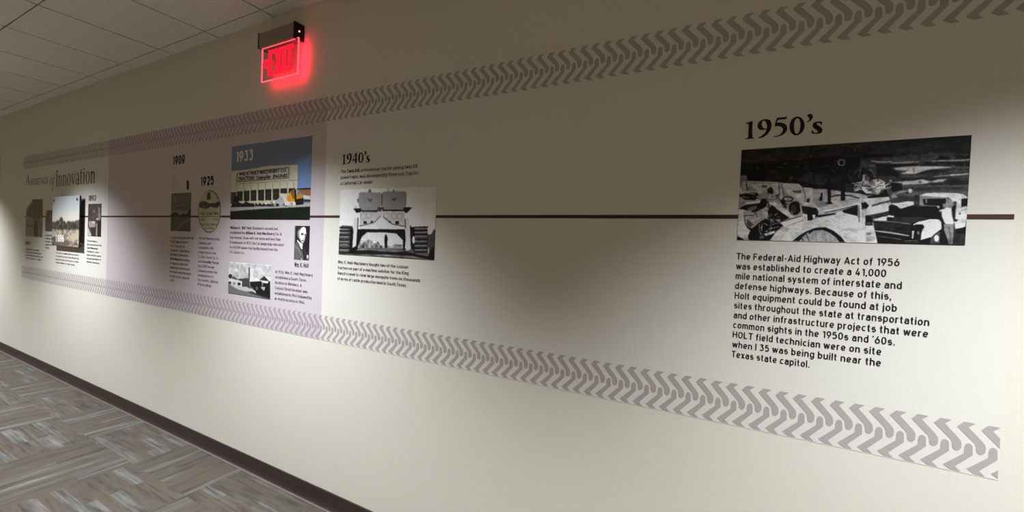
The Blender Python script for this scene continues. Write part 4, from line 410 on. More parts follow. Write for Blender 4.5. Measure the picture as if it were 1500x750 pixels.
    G['D'] = ([[(L, 0), (L, 1)], [(L, hi), (L+0.2, hi)]+arc(L+0.2, 0.5, 0.28, hi-0.5, 90, -90, 12)+[(L, lo)]], W)
    G['C'] = ([arc(M, 0.5, 0.25, hi-0.5, 40, 320, 18)], W-0.02); G['G'] = ([arc(M, 0.5, 0.25, hi-0.5, 40, 330, 18)+[(W-0.02, 0.48), (M+0.02, 0.48)]], W); G['O'] = ([oval(M, lo, hi, 0.25)], W)
    G['E'] = ([[(W-0.08, hi), (L, hi), (L, lo), (W-0.08, lo)], [(L, 0.52), (W-0.12, 0.52)]], W-0.08); G['F'] = ([[(W-0.08, hi), (L, hi), (L, 0)], [(L, 0.50), (W-0.12, 0.50)]], W-0.1); G['L'] = ([[(L, 1), (L, lo), (W-0.1, lo)]], W-0.1); G['T'] = ([[(0, hi), (W, hi)], [(M-h/2, hi), (M-h/2, 0)]], W-h)
    G['I'] = ([[(L, 1), (L, 0)]], L); G['J'] = ([[(L+0.26, 1), (L+0.26, lo+0.18)]+arc(L+0.11, lo+0.18, 0.15, 0.18, 0, -160, 7)], L+0.26); G['K'] = ([[(L, 1), (L, 0)], [(W-0.03, 1), (L, 0.38)], [(L+0.15, 0.54), (W, 0)]], W); G['M'] = ([[(L, 0), (L, 1), (L+0.3, 0.3), (L+0.6, 1), (L+0.6, 0)]], L+0.6); G['N'] = ([[(L, 0), (L, 1), (W, 0), (W, 1)]], W)
    G['S'] = ([arc(M-0.02, hi-0.235, 0.22, 0.235, 30, 268, 12)[:-1]+arc(M-0.02, lo+0.245, 0.23, 0.245, 88, -150, 12)], W-0.03); G['U'] = ([[(L, 1), (L, lo+0.25)]+arc(M, lo+0.25, 0.25, 0.25, 180, 360, 12)+[(W, 1)]], W); G['W'] = ([[(L-0.03, 1), (L+0.18, 0.02), (L+0.39, 0.97), (L+0.60, 0.02), (L+0.81, 1)]], L+0.78)
    Z = L+0.42; Q = (L+Z)/2; q = 0.21
    G['0'] = ([oval(Q, lo, hi, q)], Z); G['1'] = ([[(L+0.02, 0.80), (L+0.22, hi), (L+0.22, 0)]], L+0.22); G['4'] = ([[(L+0.27, 1), (L+0.01, 0.24), (Z+0.06, 0.24)], [(Z-0.09, 0.58), (Z-0.09, 0)]], Z+0.02)
    G['2'] = ([arc(Q, hi-0.24, q, 0.24, 170, -25, 12)+[(L, lo), (Z, lo)]], Z); G['3'] = ([[(L+0.01, hi), (Z-0.02, hi), (Q-0.02, 0.62)]+arc(Q-0.02, lo+0.275, q, 0.275, 88, -150, 12)], Z)
    G['5'] = ([[(Z-0.03, hi), (L+0.05, hi), (L+0.02, 0.52)]+arc(Q-0.01, lo+0.28, q, 0.28, 125, -150, 14)], Z); G['6'] = ([oval(Q, lo, lo+0.54, q), [(L+0.01, lo+0.33), (Q+0.08, 1)]], Z); G['9'] = ([oval(Q, hi-0.54, hi, q), [(Z-0.01, hi-0.33), (Q-0.08, 0)]], Z); G['8'] = ([oval(Q, lo, 0.53, q), oval(Q, 0.53, hi, q-0.03)], Z); G['7'] = ([[(L, hi), (Z, hi), (L+0.14, 0)]], Z)
    G['.'] = ([[(L, 0), (L, 2.2*h)]], L); G[','] = ([[(L, 2.2*h), (L-0.03, -0.12)]], L); G['-'] = ([[(L, 0.38), (L+0.2, 0.38)]], L+0.2)
    for c in '’‘\'': G[c] = ([[(L+0.02, 1.0), (L-0.02, 0.80)]], L)
    for c in '“”"': G[c] = ([[(L+0.02, 1.0), (L-0.02, 0.80)], [(L+0.15, 1.0), (L+0.11, 0.80)]], L+0.13)
    G['&'] = ([[(W, 0.02), (L+0.10, 0.70)]+arc(L+0.2, hi-0.15, 0.12, 0.15, 200, -20, 8)+[(L+0.03, 0.32)]+arc(L+0.18, lo+0.2, 0.18, 0.2, 170, 300, 6)+[(W, 0.42)]], W)
    _glyphs[h] = G; return G
def ribbon(pts, h, V, F, x0):
    P = [pts[0]]
    for p in pts[1:]:
        if math.hypot(p[0]-P[-1][0], p[1]-P[-1][1]) > 1e-4: P.append(p)
    for i in range(1, len(P)-1):     # a sharp corner: two ribbons that overlap
        a, p, b = P[i-1], P[i], P[i+1]; u = (p[0]-a[0], p[1]-a[1]); v = (b[0]-p[0], b[1]-p[1])
        if (u[0]*v[0]+u[1]*v[1])/(math.hypot(*u)*math.hypot(*v)) < -0.05:
            ribbon(P[:i+1], h, V, F, x0); ribbon(P[i:], h, V, F, x0); return
    n0 = len(V); k = len(P)
    for i, p in enumerate(P):
        a = P[i-1] if i else None; b = P[i+1] if i < k-1 else None
        ds = []
        for u, v in ((a, p), (p, b)):
            if u is not None and v is not None:
                L = math.hypot(v[0]-u[0], v[1]-u[1]); ds.append((-(v[1]-u[1])/L, (v[0]-u[0])/L))
        nx, ny = ds[0] if len(ds) == 1 else ((ds[0][0]+ds[1][0])/2, (ds[0][1]+ds[1][1])/2)
        q = nx*nx+ny*ny; s = h/max(q, 0.35)
        lay = (n0*0.377) % 1.0; V.append((p[0]+nx*s+x0, p[1]+ny*s, lay)); V.append((p[0]-nx*s+x0, p[1]-ny*s, lay))   # overlapping ribbons lie a hair apart
    for i in range(k-1): F.append((n0+2*i, n0+2*i+1, n0+2*i+3, n0+2*i+2))
def grotesque(s, h, extra=0.03, track=0.0):
    V, F, x, bold = [], [], 0.0, False
    for ch in s:
        if ch == '*': bold = not bold; continue
        hh = h+(extra if bold else 0)
        if ch == ' ': x += 0.27+track; continue
        ps, w = skeleton(hh)[ch]
        for p in ps: ribbon(p, hh, V, F, x)
        x += w+hh+0.115+track
    return V, F
Y_MURAL, Y_LILAC, Y_BAND, Y_TEXT, Y_PHOTO = -0.0008, -0.0011, -0.0014, -0.0018, -0.0026
def text_block(name, key, label, cat, group, mat, y=Y_TEXT, parent=None, res=3, sx=None):
    t = T[key]; V, F = [], []; k = t['cap']
    for s, x0, z, x1 in t['lines']:
        v, f = grotesque(s, t.get('bold', 0.06), track=t.get('sp', 0.0))
        a, b = min(p[0] for p in v), max(p[0] for p in v); kx = (x1-x0)/(b-a); n = len(V)
        V += [(x0+(p[0]-a)*kx, y-0.0003*p[2], z+p[1]*k) for p in v]; F += [tuple(j+n for j in q) for q in f]
    o = raw_mesh(name, V, F, mat, parent)
    if parent is None: tag(o, label, cat, group)
    return o
def chaikin(p, n=1):
    for _ in range(n):
        q = []
        for a, b in zip(p, p[1:]+p[:1]):
            q += [(a[0]*.8+b[0]*.2, a[1]*.8+b[1]*.2), (a[0]*.2+b[0]*.8, a[1]*.2+b[1]*.8)]
        p = q
    return p
def fill_outline(contours):
    c = bpy.data.curves.new('outline', 'CURVE'); c.dimensions = '2D'; c.fill_mode = 'BOTH'
    for k in contours:
        sp = c.splines.new('POLY'); sp.points.add(len(k)-1); sp.use_cyclic_u = True
        for i, (x, z) in enumerate(k): sp.points[i].co = (x, z, 0, 1)
    o = bpy.data.objects.new('outline', c); COL.objects.link(o)
    dg = bpy.context.evaluated_depsgraph_get(); me = bpy.data.meshes.new_from_object(o.evaluated_get(dg))
    V = [(v.co.x, v.co.y) for v in me.vertices]; F = [tuple(p.vertices) for p in me.polygons]
    bpy.data.objects.remove(o); bpy.data.curves.remove(c); bpy.data.meshes.remove(me)
    return V, F
def serif_heading(name, key, label, mat, group, y=Y_TEXT, gap=0.10):
    s, x0, zb, x1, h = HS[key]; x = 0.0; pos = []
    for ch in s:
        w, cs = GLYPH[ch]
        if ch == '’': x -= 0.02
        pos.append((x, cs)); x += w+(gap if ch != '’' else -0.02)
    kx = (x1-x0)/(x-gap); V, F = [], []
    for px, cs in pos:
        v, f = fill_outline([chaikin(list(c)) for c in cs]); n = len(V)
        V += [(x0+(p[0]+px)*kx, y, zb+p[1]*h) for p in v]; F += [tuple(j+n for j in q) for q in f]
    return tag(raw_mesh(name, V, F, mat), label, 'heading', group)

# ------------------------------------------------------------------ printed photographs: a small painter makes the picture, one colour per grid point
def vnoise(h, w, sy, sx, rs):
    gy, gx = max(2, int(h/sy)+2), max(2, int(w/sx)+2); g = rs.rand(gy+1, gx+1)
    yy = np.linspace(0, gy-1.001, h); xx = np.linspace(0, gx-1.001, w); iy, ix = yy.astype(int), xx.astype(int)
    fy, fx = (yy-iy)[:, None], (xx-ix)[None, :]; fy = fy*fy*(3-2*fy); fx = fx*fx*(3-2*fx)
    a = g[iy][:, ix]; b = g[iy][:, ix+1]; c = g[iy+1][:, ix]; d = g[iy+1][:, ix+1]
    return (a*(1-fx)+b*fx)*(1-fy)+(c*(1-fx)+d*fx)*fy
def blur(a, r):
    for ax in (0, 1):
        k = 2*r+1; p = np.pad(a, [(r, r) if i == ax else (0, 0) for i in range(3)], mode='edge'); s = 0
        for i in range(k): s = s+np.take(p, range(i, i+a.shape[ax]), axis=ax)
        a = s/k
    return a
def pmask(H, W, pts):
    P = np.array(pts, float).reshape(-1, 2)/2000.0*np.array([W, H])
    x0, x1 = int(max(0, math.floor(P[:, 0].min()))), int(min(W, math.ceil(P[:, 0].max())+1)); y0, y1 = int(max(0, math.floor(P[:, 1].min()))), int(min(H, math.ceil(P[:, 1].max())+1))
    if x1 <= x0 or y1 <= y0: return None
    X = np.arange(x0, x1)[None, :]+0.5; Y = np.arange(y0, y1)[:, None]+0.5; m = np.zeros((y1-y0, x1-x0), bool)
    for (ax, ay), (bx_, by) in zip(P, np.roll(P, -1, axis=0)):
        if ay == by: continue
        c = ((ay > Y) != (by > Y)) & (X < (bx_-ax)*(Y-ay)/(by-ay)+ax); m ^= c
    return (slice(y0, y1), slice(x0, x1)), m
def paint(spec):
    x0, x1, z0, z1 = spec['rect']; w = spec['res']; h = max(8, int(round(w*(z1-z0)/(x1-x0)))); SS = 2
    W, H = w*SS, h*SS; img = np.zeros((H, W, 3))
    def put(col, pts):
        r = pmask(H, W, pts)
        if r: img[r[0]][r[1]] = col
    for op in spec['ops']:
        if op[0] == 'p': put(op[1], op[2])
        elif op[0] == 'l':
            P = np.array(op[3], float).reshape(-1, 2); asp = np.array([1.0, W/H]); r = op[2]/2.0
            for a, b in zip(P, P[1:]):
                d = (b-a)/asp; L = np.hypot(*d)
                if L < 1e-6: continue
                n = np.array([-d[1], d[0]])/L*r*asp; e = d/L*r*asp*0.5
                put(op[1], list(a+n-e)+list(b+n+e)+list(b-n+e)+list(a-n-e))
        elif op[0] == 'n':
            rs = np.random.RandomState(op[4]); k = W/1000.0
            n = (0.6*vnoise(H, W, max(1, op[3]*k*2), max(1, op[2]*k*2), rs)+0.4*vnoise(H, W, max(1, op[3]*k), max(1, op[2]*k), rs)-0.5)*2*op[1]
            if len(op) > 5:
                r = pmask(H, W, op[5])
                if r: sub = img[r[0]]; sub[r[1]] += n[r[0]][r[1]][:, None]*(0.35+0.9*sub[r[1]])
            else: img += n[..., None]*(0.3+0.9*img)
            np.clip(img, 0.02, 0.97, out=img)
        elif op[0] == 'b': img = blur(img, op[1])
        elif op[0] == 'k':      # clutter: short strokes of many greys inside an outline
            _, n, lo, hi, ln, wd, seed, pts = op; rs = np.random.RandomState(seed); P = np.array(pts, float).reshape(-1, 2); r = pmask(H, W, pts)
            if not r: continue
            keep = img.copy(); mn, mxx = P.min(0), P.max(0)
            for _i in range(n):
                c = mn+rs.rand(2)*(mxx-mn); an = rs.rand()*6.283; L = ln*(0.3+rs.rand()); g = lo+(hi-lo)*rs.rand(); d = np.array([math.cos(an), math.sin(an)*W/H])*L; nn = np.array([-math.sin(an), math.cos(an)*W/H])*wd*(0.4+rs.rand())
                m2 = img; put(g, list(c-d-nn)+list(c+d-nn)+list(c+d+nn)+list(c-d+nn))
            full = np.zeros((H, W), bool); full[r[0]] = r[1]; img = np.where(full[..., None], img, keep)
        elif op[0] == 'c':      # contrast about mid grey
            img = np.clip((img-op[2])*op[1]+op[2], 0.03, 0.97)
        elif op[0] == 'g':      # film grain
            rs = np.random.RandomState(op[2]); img = np.clip(img+rs.randn(H//2, W//2).repeat(2, 0).repeat(2, 1)[:H, :W, None]*op[1]*(0.4+img) if H % 2 == 0 and W % 2 == 0 else img, 0.02, 0.97)
        elif op[0] == 't':
            V, F = font_tris(op[1], 0.03); a, b = min(v[0] for v in V), max(v[0] for v in V); u0, v0, u1, v1 = op[3]; hh = v0-op[4]; ch = cap_height()
            Q = [(u0+(x-a)/(b-a)*(u1-u0), v0+(x-a)/(b-a)*(v1-v0)-y/ch*hh) for x, y in V]
            for f in F: put(op[2], [c for i in f for c in Q[i]])
    return np.clip(img.reshape(h, SS, w, SS, 3).mean(axis=(1, 3)), 0, 1)
def photo_mat():
    k = NT('photographic_print'); a = k.node('ShaderNodeVertexColor'); a.layer_name = 'print'; k.l(a.outputs['Color'], k.p.inputs['Base Color'])
    k.p.inputs['Roughness'].default_value = 0.55; k.p.inputs['Specular IOR Level'].default_value = 0.25; return k.m
M_PRINT = photo_mat()
def print_slab(name, key, y, thick, label=None, cat=None, group=None, parent=None, oval=False):
    spec = PH[key]; x0, x1, z0, z1 = spec['rect']; img = paint(spec); h, w = img.shape[:2]
    u = np.linspace(0, 1, w); v = np.linspace(0, 1, h)
    if oval:   # squeeze the grid into the oval, keeping the picture undistorted
        U, Vv = np.meshgrid(u*2-1, v*2-1)
        s = U*np.sqrt(1-Vv*Vv/2); t = Vv*np.sqrt(1-U*U/2); XX = (s+1)/2; ZZ = (t+1)/2
        ii = np.clip((ZZ*(h-1)).round().astype(int), 0, h-1); jj = np.clip((XX*(w-1)).round().astype(int), 0, w-1); img = img[ii, jj]
    else: XX, ZZ = np.meshgrid(u, v)
    X = x0+XX*(x1-x0); Z = z1-ZZ*(z1-z0)
    co = np.stack([X, np.full_like(X, y), Z], -1).reshape(-1, 3)
    idx = np.arange(h*w).reshape(h, w); f = np.stack([idx[:-1, :-1], idx[1:, :-1], idx[1:, 1:], idx[:-1, 1:]], -1).reshape(-1, 4)
    rim = np.concatenate([idx[0, :], idx[1:, -1], idx[-1, -2::-1], idx[-2:0:-1, 0]]); back = co[rim].copy(); back[:, 1] = y+thick; nb = len(co)
    k = np.arange(len(rim)); side = np.stack([rim, np.roll(rim, -1), nb+np.roll(k, -1), nb+k], -1)
    allco = np.concatenate([co, back]); faces = np.concatenate([f, side])
    me = bpy.data.meshes.new(name); me.vertices.add(len(allco)); me.vertices.foreach_set('co', allco.ravel())
    me.loops.add(faces.size); me.loops.foreach_set('vertex_index', faces.ravel()); me.polygons.add(len(faces)); me.polygons.foreach_set('loop_start', np.arange(len(faces))*4)
    me.update(calc_edges=True); me.validate()
    c = img.reshape(-1, 3); c = np.concatenate([c, c[rim]*0+0.85]); c = np.where(c <= 0.04045, c/12.92, ((c+0.055)/1.055)**2.4)
    at = me.color_attributes.new('print', 'FLOAT_COLOR', 'POINT'); at.data.foreach_set('color', np.concatenate([c, np.ones((len(c), 1))], 1).astype(np.float32).ravel())
    o = link(name, me, M_PRINT, parent)
    if parent is None: tag(o, label, cat, group)
    return o

# ------------------------------------------------------------------ mural sheet
MX0, MX1, MZ0, MZ1 = -6.9297, 0.6512, 0.9115, 2.2515
LX0, LX1 = -4.7427, -1.9701
bm = bmesh.new(); bx(bm, MX0, MX1, Y_MURAL, 0, MZ0, MZ1)
mural = tag(from_bm('wall_mural', bm, M_MURAL), 'long printed cream and lilac wall mural behind the timeline photographs', 'wall mural')
bm = bmesh.new(); bx(bm, LX0, LX1, Y_LILAC, Y_MURAL, MZ0, MZ1); lp = from_bm('lilac_panel', bm, M_LILAC, mural); lp['label'] = 'lilac panel of the mural'
# tread borders
PITCH_T = 0.0457
UP = [(0.5691, 1.034), (0.5821, 1.0494), (0.6038, 1.0487), (0.5909, 1.0363), (0.6179, 1.0051), (0.6240, 0.9965), (0.6256, 0.988), (0.6248, 0.977), (0.6205, 0.9706), (0.6144, 0.9688), (0.6090, 0.9725), (0.6075, 0.979), (0.6075, 0.9865), (0.6051, 0.9946)]
LO = [(0.5917, 0.9251), (0.6308, 0.9652), (0.6307, 0.981), (0.6330, 0.9905), (0.6385, 0.9940), (0.6440, 0.992), (0.6467, 0.9870), (0.6477, 0.9641), (0.6153, 0.9261), (0.6269, 0.9144), (0.6066, 0.9148)]
def clip_x(poly, xc, keep_left):
    out = []
    for a, b in zip(poly, poly[1:]+poly[:1]):
        ia, ib = (a[0] <= xc) == keep_left, (b[0] <= xc) == keep_left
        if ia: out.append(a)
        if ia != ib:
            t = (xc-a[0])/(b[0]-a[0]); out.append((xc, a[1]+t*(b[1]-a[1])))
    return out
def tread(name, dz, dx, label):
    V, F, MI = [], [], []
    def add(poly):
        for lo, hi, mi in ((MX0, LX0, 0), (LX0, LX1, 1), (LX1, MX1-0.001, 0)):
            q = clip_x(clip_x(poly, hi, True), lo, False)
            if len(q) < 3 or max(p[0] for p in q)-min(p[0] for p in q) < 1e-5: continue
            n = len(V); V.extend((p[0], Y_BAND, p[1]) for p in q); F.append(tuple(range(n+len(q)-1, n-1, -1))); MI.append(mi)
    n = int((MX1-MX0)/PITCH_T)+3
    for k in range(-2, n):
        for P in (UP, LO): add([(p[0]-k*PITCH_T+dx, p[1]+dz) for p in P])
    o = raw_mesh(name, V, F, [M_TREAD, M_TREAD_L])
    for p, mi in zip(o.data.polygons, MI): p.material_index = mi
    return tag(o, label, 'border', 'tyre tread borders of the mural')
tread('tread_border', 0.0, 0.0, 'grey tyre tread border along the lower edge of the mural')
tread('tread_border', 1.2005, -0.0078, 'grey tyre tread border along the upper edge of the mural, below the exit sign')
# timeline
bm = bmesh.new(); bx(bm, -6.86, 0.650, Y_BAND-0.0003, Y_LILAC+0.0002, 1.5875, 1.6005)
tag(from_bm('timeline_stripe', bm, M_STRIPE), 'thin dark brown horizontal stripe running through the mural photographs', 'stripe')

# ------------------------------------------------------------------ photographs
GP = 'photographs printed along the wall mural'
PT = 0.0014
print_slab('photograph', 'p1950', Y_PHOTO, PT, 'large black-and-white photograph of a scraper and pickup truck under the 1950’s heading', 'photograph', GP)
print_slab('photograph', 'p1940', Y_PHOTO, PT, 'black-and-white photograph of a twin-engined crawler tractor under the 1940’s heading', 'photograph', GP)
print_slab('photograph', 'p1933', Y_PHOTO, PT, 'colour photograph of a cream showroom under blue sky, marked 1933', 'photograph', GP)
print_slab('photograph', 'portrait', Y_PHOTO, PT, 'small portrait photograph of a man in suit and tie on the lilac panel', 'photograph', GP)
print_slab('photograph', 'depot', Y_PHOTO, PT, 'small black-and-white photograph of a street with low buildings and a tower', 'photograph', GP)
print_slab('photograph', 'p1892', Y_PHOTO, PT, 'narrow brown photograph of machinery under the 1892 heading', 'photograph', GP)
p9 = print_slab('photograph', 'p1909', Y_PHOTO, PT, 'dim grey landscape photograph under the 1909 heading, pale smoke rising above it', 'photograph', GP)
print_slab('photograph', 'oval', Y_PHOTO, PT, 'oval cream emblem print with a dark machine, under the 1925 heading', 'emblem', GP, oval=True)
print_slab('photograph', 'house', Y_PHOTO, PT, 'faded brown photograph of a building at the left end of the mural', 'photograph', GP)
print_slab('photograph', 'tank', Y_PHOTO, PT, 'narrow dark photograph partly hidden behind the raised panel', 'photograph', GP)
def flat_poly(name, contour, mat, parent, y):
    v, f = fill_outline([chaikin(contour, 2)]); return raw_mesh(name, [(a, y, b) for a, b in v], f, mat, parent)
M_SMOKE = plain('pale_smoke_print', srgb(196, 188, 184), 0.6, noise=0.06, scale=6)
flat_poly('smoke_print', [(-3.66, 1.764), (-3.66, 1.93), (-3.642, 1.938), (-3.60, 1.928), (-3.58, 1.88), (-3.545, 1.83), (-3.50, 1.80), (-3.46, 1.78), (-3.45, 1.764)], M_SMOKE, p9, Y_TEXT)['label'] = 'pale smoke above the picture'
flat_poly('figure_print', [(-3.442, 1.848), (-3.425, 1.853), (-3.408, 1.846), (-3.404, 1.815), (-3.407, 1.79), (-3.425, 1.782), (-3.438, 1.79), (-3.436, 1.82)], M_INK, p9, Y_TEXT-0.0002)

# raised panel on stand-offs
def standoff_panel():
    x0, x1, z0, z1 = PH['panel']['rect']; yp = -0.040
    t = tag(empty('raised_photo_panel', ((x0+x1)/2, 0, z0)), 'raised photo panel of a field on four stand-off bolts, marked 1886', 'photo panel', GP)
    def put(o): o.location = (-(x0+x1)/2, 0, -z0); return o
    put(print_slab('photo_face', 'panel', yp, 0.0015, parent=t))
    bm = bmesh.new(); bx(bm, x0, x1, yp+0.0008, yp+0.012, z0, z1); put(from_bm('backing_board', bm, plain('dark_backing_board', srgb(40, 38, 36), 0.5, noise=0.05), t))
    steel = plain('brushed_standoff_steel', (0.35, 0.35, 0.35), 0.35, 0.9)
    for x in (x0+0.045, x1-0.045):
        for z in (z0+0.035, z1-0.035):
            bm = bmesh.new(); tube(bm, (x, -0.0005, z), (x, yp+0.0115, z), 0.011, 20); b = put(from_bm('standoff_bolt', bm, steel, t))
            bm = bmesh.new(); tube(bm, (x, yp-0.0003, z), (x, yp-0.006, z), 0.013, 20, 0.0115); from_bm('bolt_cap', bm, steel, b)
standoff_panel()

# ------------------------------------------------------------------ headings and captions
GH = 'date headings on the mural'; GC = 'caption paragraphs on the mural'
serif_heading('date_heading', 'h1950', 'bold black serif heading reading 1950’s', M_INK, GH)
serif_heading('date_heading', 'h1940', 'black serif heading reading 1940’s above the crawler tractor photograph', M_INK, GH)
text_block('date_heading', 'h1909', 'black heading reading 1909 on the lilac panel', 'heading', GH, M_INK)
text_block('date_heading', 'h1925', 'black heading reading 1925 above the oval emblem', 'heading', GH, M_INK)
text_block('date_heading', 'h1933', 'white heading reading 1933 on the blue sky of the showroom photograph', 'heading', GH, M_INK_WHITE, y=Y_PHOTO-0.0006)
text_block('date_heading', 'h1892', 'small dark heading reading 1892 above the narrow machinery photograph', 'heading', GH, M_INK_SOFT)
text_block('date_heading', 'h1883', 'small faded heading reading 1883 under the building photograph', 'heading', GH, M_INK_GREY)
text_block('caption_text', 't1950', 'large eleven-line caption about the highway act, below the 1950’s photograph', 'caption', GC, M_INK)
text_block('caption_text', 't1940a', 'three-line caption directly under the 1940’s heading', 'caption', GC, M_INK)
text_block('caption_text', 't1940b', 'four-line caption under the crawler tractor photograph', 'caption', GC, M_INK_SOFT)
text_block('caption_text', 't1933', 'six-line caption under the colour showroom photograph', 'caption', GC, M_INK_SOFT)
text_block('caption_text', 'tcap', 'name caption in bold under the portrait of the man in a suit', 'caption', GC, M_INK_SOFT)
text_block('caption_text', 'tdepot', 'six-line caption right of the street photograph, under the portrait', 'caption', GC, M_INK_SOFT)
text_block('caption_text', 't1909', 'narrow eleven-line caption under the dim 1909 landscape photograph', 'caption', GC, M_INK_SOFT, res=2)
text_block('caption_text', 't1925', 'narrow eleven-line caption under the oval emblem', 'caption', GC, M_INK_SOFT, res=2)
text_block('caption_text', 'thouse', 'short caption under the faded building photograph', 'caption', GC, M_INK_SOFT, res=2)
text_block('caption_text', 'ttank', 'short caption partly hidden behind the raised panel', 'caption', GC, M_INK_SOFT, res=2)
text_block('caption_text', 'tpanel', 'four-line caption below the raised photo panel', 'caption', GC, M_INK_SOFT, res=2)
text_block('caption_text', 't1892', 'narrow caption under the 1892 machinery photograph', 'caption', GC, M_INK_SOFT, res=2)

# title lettering: light roman capitals and lower case drawn stroke by stroke
class Pen:
    def __init__(s): s.V, s.F = [], []
    def poly(s, pts):
        n = len(s.V); s.V += pts; s.F.append(tuple(range(n, n+len(pts))))
    def rect(s, x0, y0, x1, y1): s.poly([(x0, y0), (x1, y0), (x1, y1), (x0, y1)])
    def stroke(s, pts, w):
        ws = w if isinstance(w, list) else [w]*len(pts)
        for (a, b, wa, wb) in zip(pts, pts[1:], ws, ws[1:]):
            dx, dy = b[0]-a[0], b[1]-a[1]; L = math.hypot(dx, dy) or 1; nx, ny = -dy/L, dx/L
            s.poly([(a[0]+nx*wa/2, a[1]+ny*wa/2), (b[0]+nx*wb/2, b[1]+ny*wb/2), (b[0]-nx*wb/2, b[1]-ny*wb/2), (a[0]-nx*wa/2, a[1]-ny*wa/2)])
    def ring(s, cx, cy, rx, ry, thick, thin, a0=0, a1=360, n=20):
        for i in range(n):
            t, u = [math.radians(a0+(a1-a0)*(j)/n) for j in (i, i+1)]
            q = []
            for a in (t, u): q.append((cx+rx*math.cos(a), cy+ry*math.sin(a)))
            for a in (u, t): q.append((cx+(rx-thick)*math.cos(a), cy+(ry-thin)*math.sin(a)))
            s.poly(q)
    def stem(s, x, y0, y1, w=0.095, foot=True, top='flag'):
        s.rect(x, y0, x+w, y1)
        if foot: s.rect(x-0.05, y0, x+w+0.05, y0+0.03)
        if top == 'serif': s.rect(x-0.05, y1-0.03, x+w+0.05, y1)
        if top == 'flag': s.poly([(x-0.07, y1-0.06), (x, y1-0.09), (x+0.02, y1), (x, y1)])
def title_glyph(ch):
    p = Pen(); X = 0.68
    if ch == 'I': p.stem(0.06, 0, 1, 0.12, top='serif'); w = 0.26
    elif ch == 'n':
        p.stem(0.07, 0, X); p.stroke([(0.15, X-0.16), (0.25, X-0.05), (0.36, X-0.04), (0.43, X-0.16)], [0.03, 0.06, 0.08, 0.095]); p.stem(0.385, 0, X-0.14, top=None); w = 0.56
    elif ch == 'o': p.ring(0.27, X/2, 0.26, X/2+0.02, 0.10, 0.035); w = 0.55
    elif ch == 'v': p.stroke([(0.07, X), (0.27, 0)], [0.10, 0.08]); p.stroke([(0.46, X), (0.27, 0)], 0.04); p.rect(-0.01, X-0.03, 0.17, X); p.rect(0.36, X-0.03, 0.54, X); w = 0.53
    elif ch == 'a': p.ring(0.20, 0.17, 0.19, 0.19, 0.09, 0.04); p.stem(0.31, 0, X-0.14, foot=False, top=None); p.stroke([(0.05, X-0.14), (0.14, X-0.02), (0.28, X-0.02), (0.37, X-0.16)], [0.06, 0.05, 0.06, 0.09]); p.stroke([(0.37, 0.03), (0.47, 0.05)], 0.05); w = 0.47
    elif ch == 't': p.stem(0.09, 0.05, X+0.22, foot=False, top=None); p.rect(0, X-0.04, 0.30, X); p.stroke([(0.135, 0.07), (0.20, 0.02), (0.32, 0.07)], [0.09, 0.06, 0.03]); w = 0.34
    elif ch == 'i': p.stem(0.07, 0, X); p.ring(0.115, X+0.19, 0.065, 0.065, 0.06, 0.06, n=12); w = 0.26
    elif ch == 'A': p.stroke([(0.07, 0), (0.36, 1)], 0.045); p.stroke([(0.34, 1), (0.64, 0)], [0.07, 0.12]); p.rect(0.18, 0.32, 0.55, 0.37); p.rect(-0.02, 0, 0.18, 0.03); p.rect(0.5, 0, 0.76, 0.03); w = 0.76
    elif ch == 'H': p.stem(0.07, 0, 1, 0.11, top='serif'); p.stem(0.53, 0, 1, 0.11, top='serif'); p.rect(0.1, 0.48, 0.6, 0.53); w = 0.74
    elif ch == 'E': p.stem(0.07, 0, 1, 0.11, top='serif'); p.rect(0.1, 0, 0.5, 0.05); p.rect(0.1, 0.95, 0.48, 1); p.rect(0.1, 0.5, 0.4, 0.55); p.rect(0.45, 0, 0.49, 0.2); p.rect(0.44, 0.8, 0.48, 1); p.rect(0.37, 0.42, 0.41, 0.63); w = 0.56
    elif ch == 'R': p.stem(0.07, 0, 1, 0.11, top='serif'); p.ring(0.22, 0.75, 0.26, 0.25, 0.10, 0.045, -90, 90, 12); p.rect(0.1, 0.955, 0.25, 1); p.stroke([(0.26, 0.52), (0.60, 0.0)], [0.09, 0.12]); w = 0.62
    elif ch == 'T': p.stem(0.25, 0, 1, 0.11, top=None); p.rect(0.02, 0.95, 0.6, 1); p.rect(0.02, 0.78, 0.06, 1); p.rect(0.56, 0.78, 0.6, 1); w = 0.62
    elif ch == 'G': p.ring(0.38, 0.5, 0.36, 0.52, 0.12, 0.05, 40, 350, 22); p.stem(0.58, 0.05, 0.42, 0.10, foot=False, top='serif'); w = 0.76
    elif ch == 'f': p.stroke([(-0.22, -0.42), (-0.10, -0.47), (0.02, -0.35), (0.16, 0.30), (0.28, 0.92), (0.42, 1.05), (0.52, 0.97)], [0.05, 0.05, 0.07, 0.10, 0.07, 0.05, 0.07]); p.rect(0.0, X-0.05, 0.42, X); w = 0.5
    return p, w+0.06
def run(text, x0, x1, z, h, V, F, slant=0.0, y=Y_TEXT):
    x = 0.0; items = []
    for ch in text:
        p, w = title_glyph(ch); items.append((x, p)); x += w
    k = (x1-x0)/(x-0.06)
    for px, p in items:
        n = len(V); V += [(x0+(a+px+slant*b)*k, y, z+b*h) for a, b in p.V]; F += [tuple(j+n for j in q) for q in p.F]
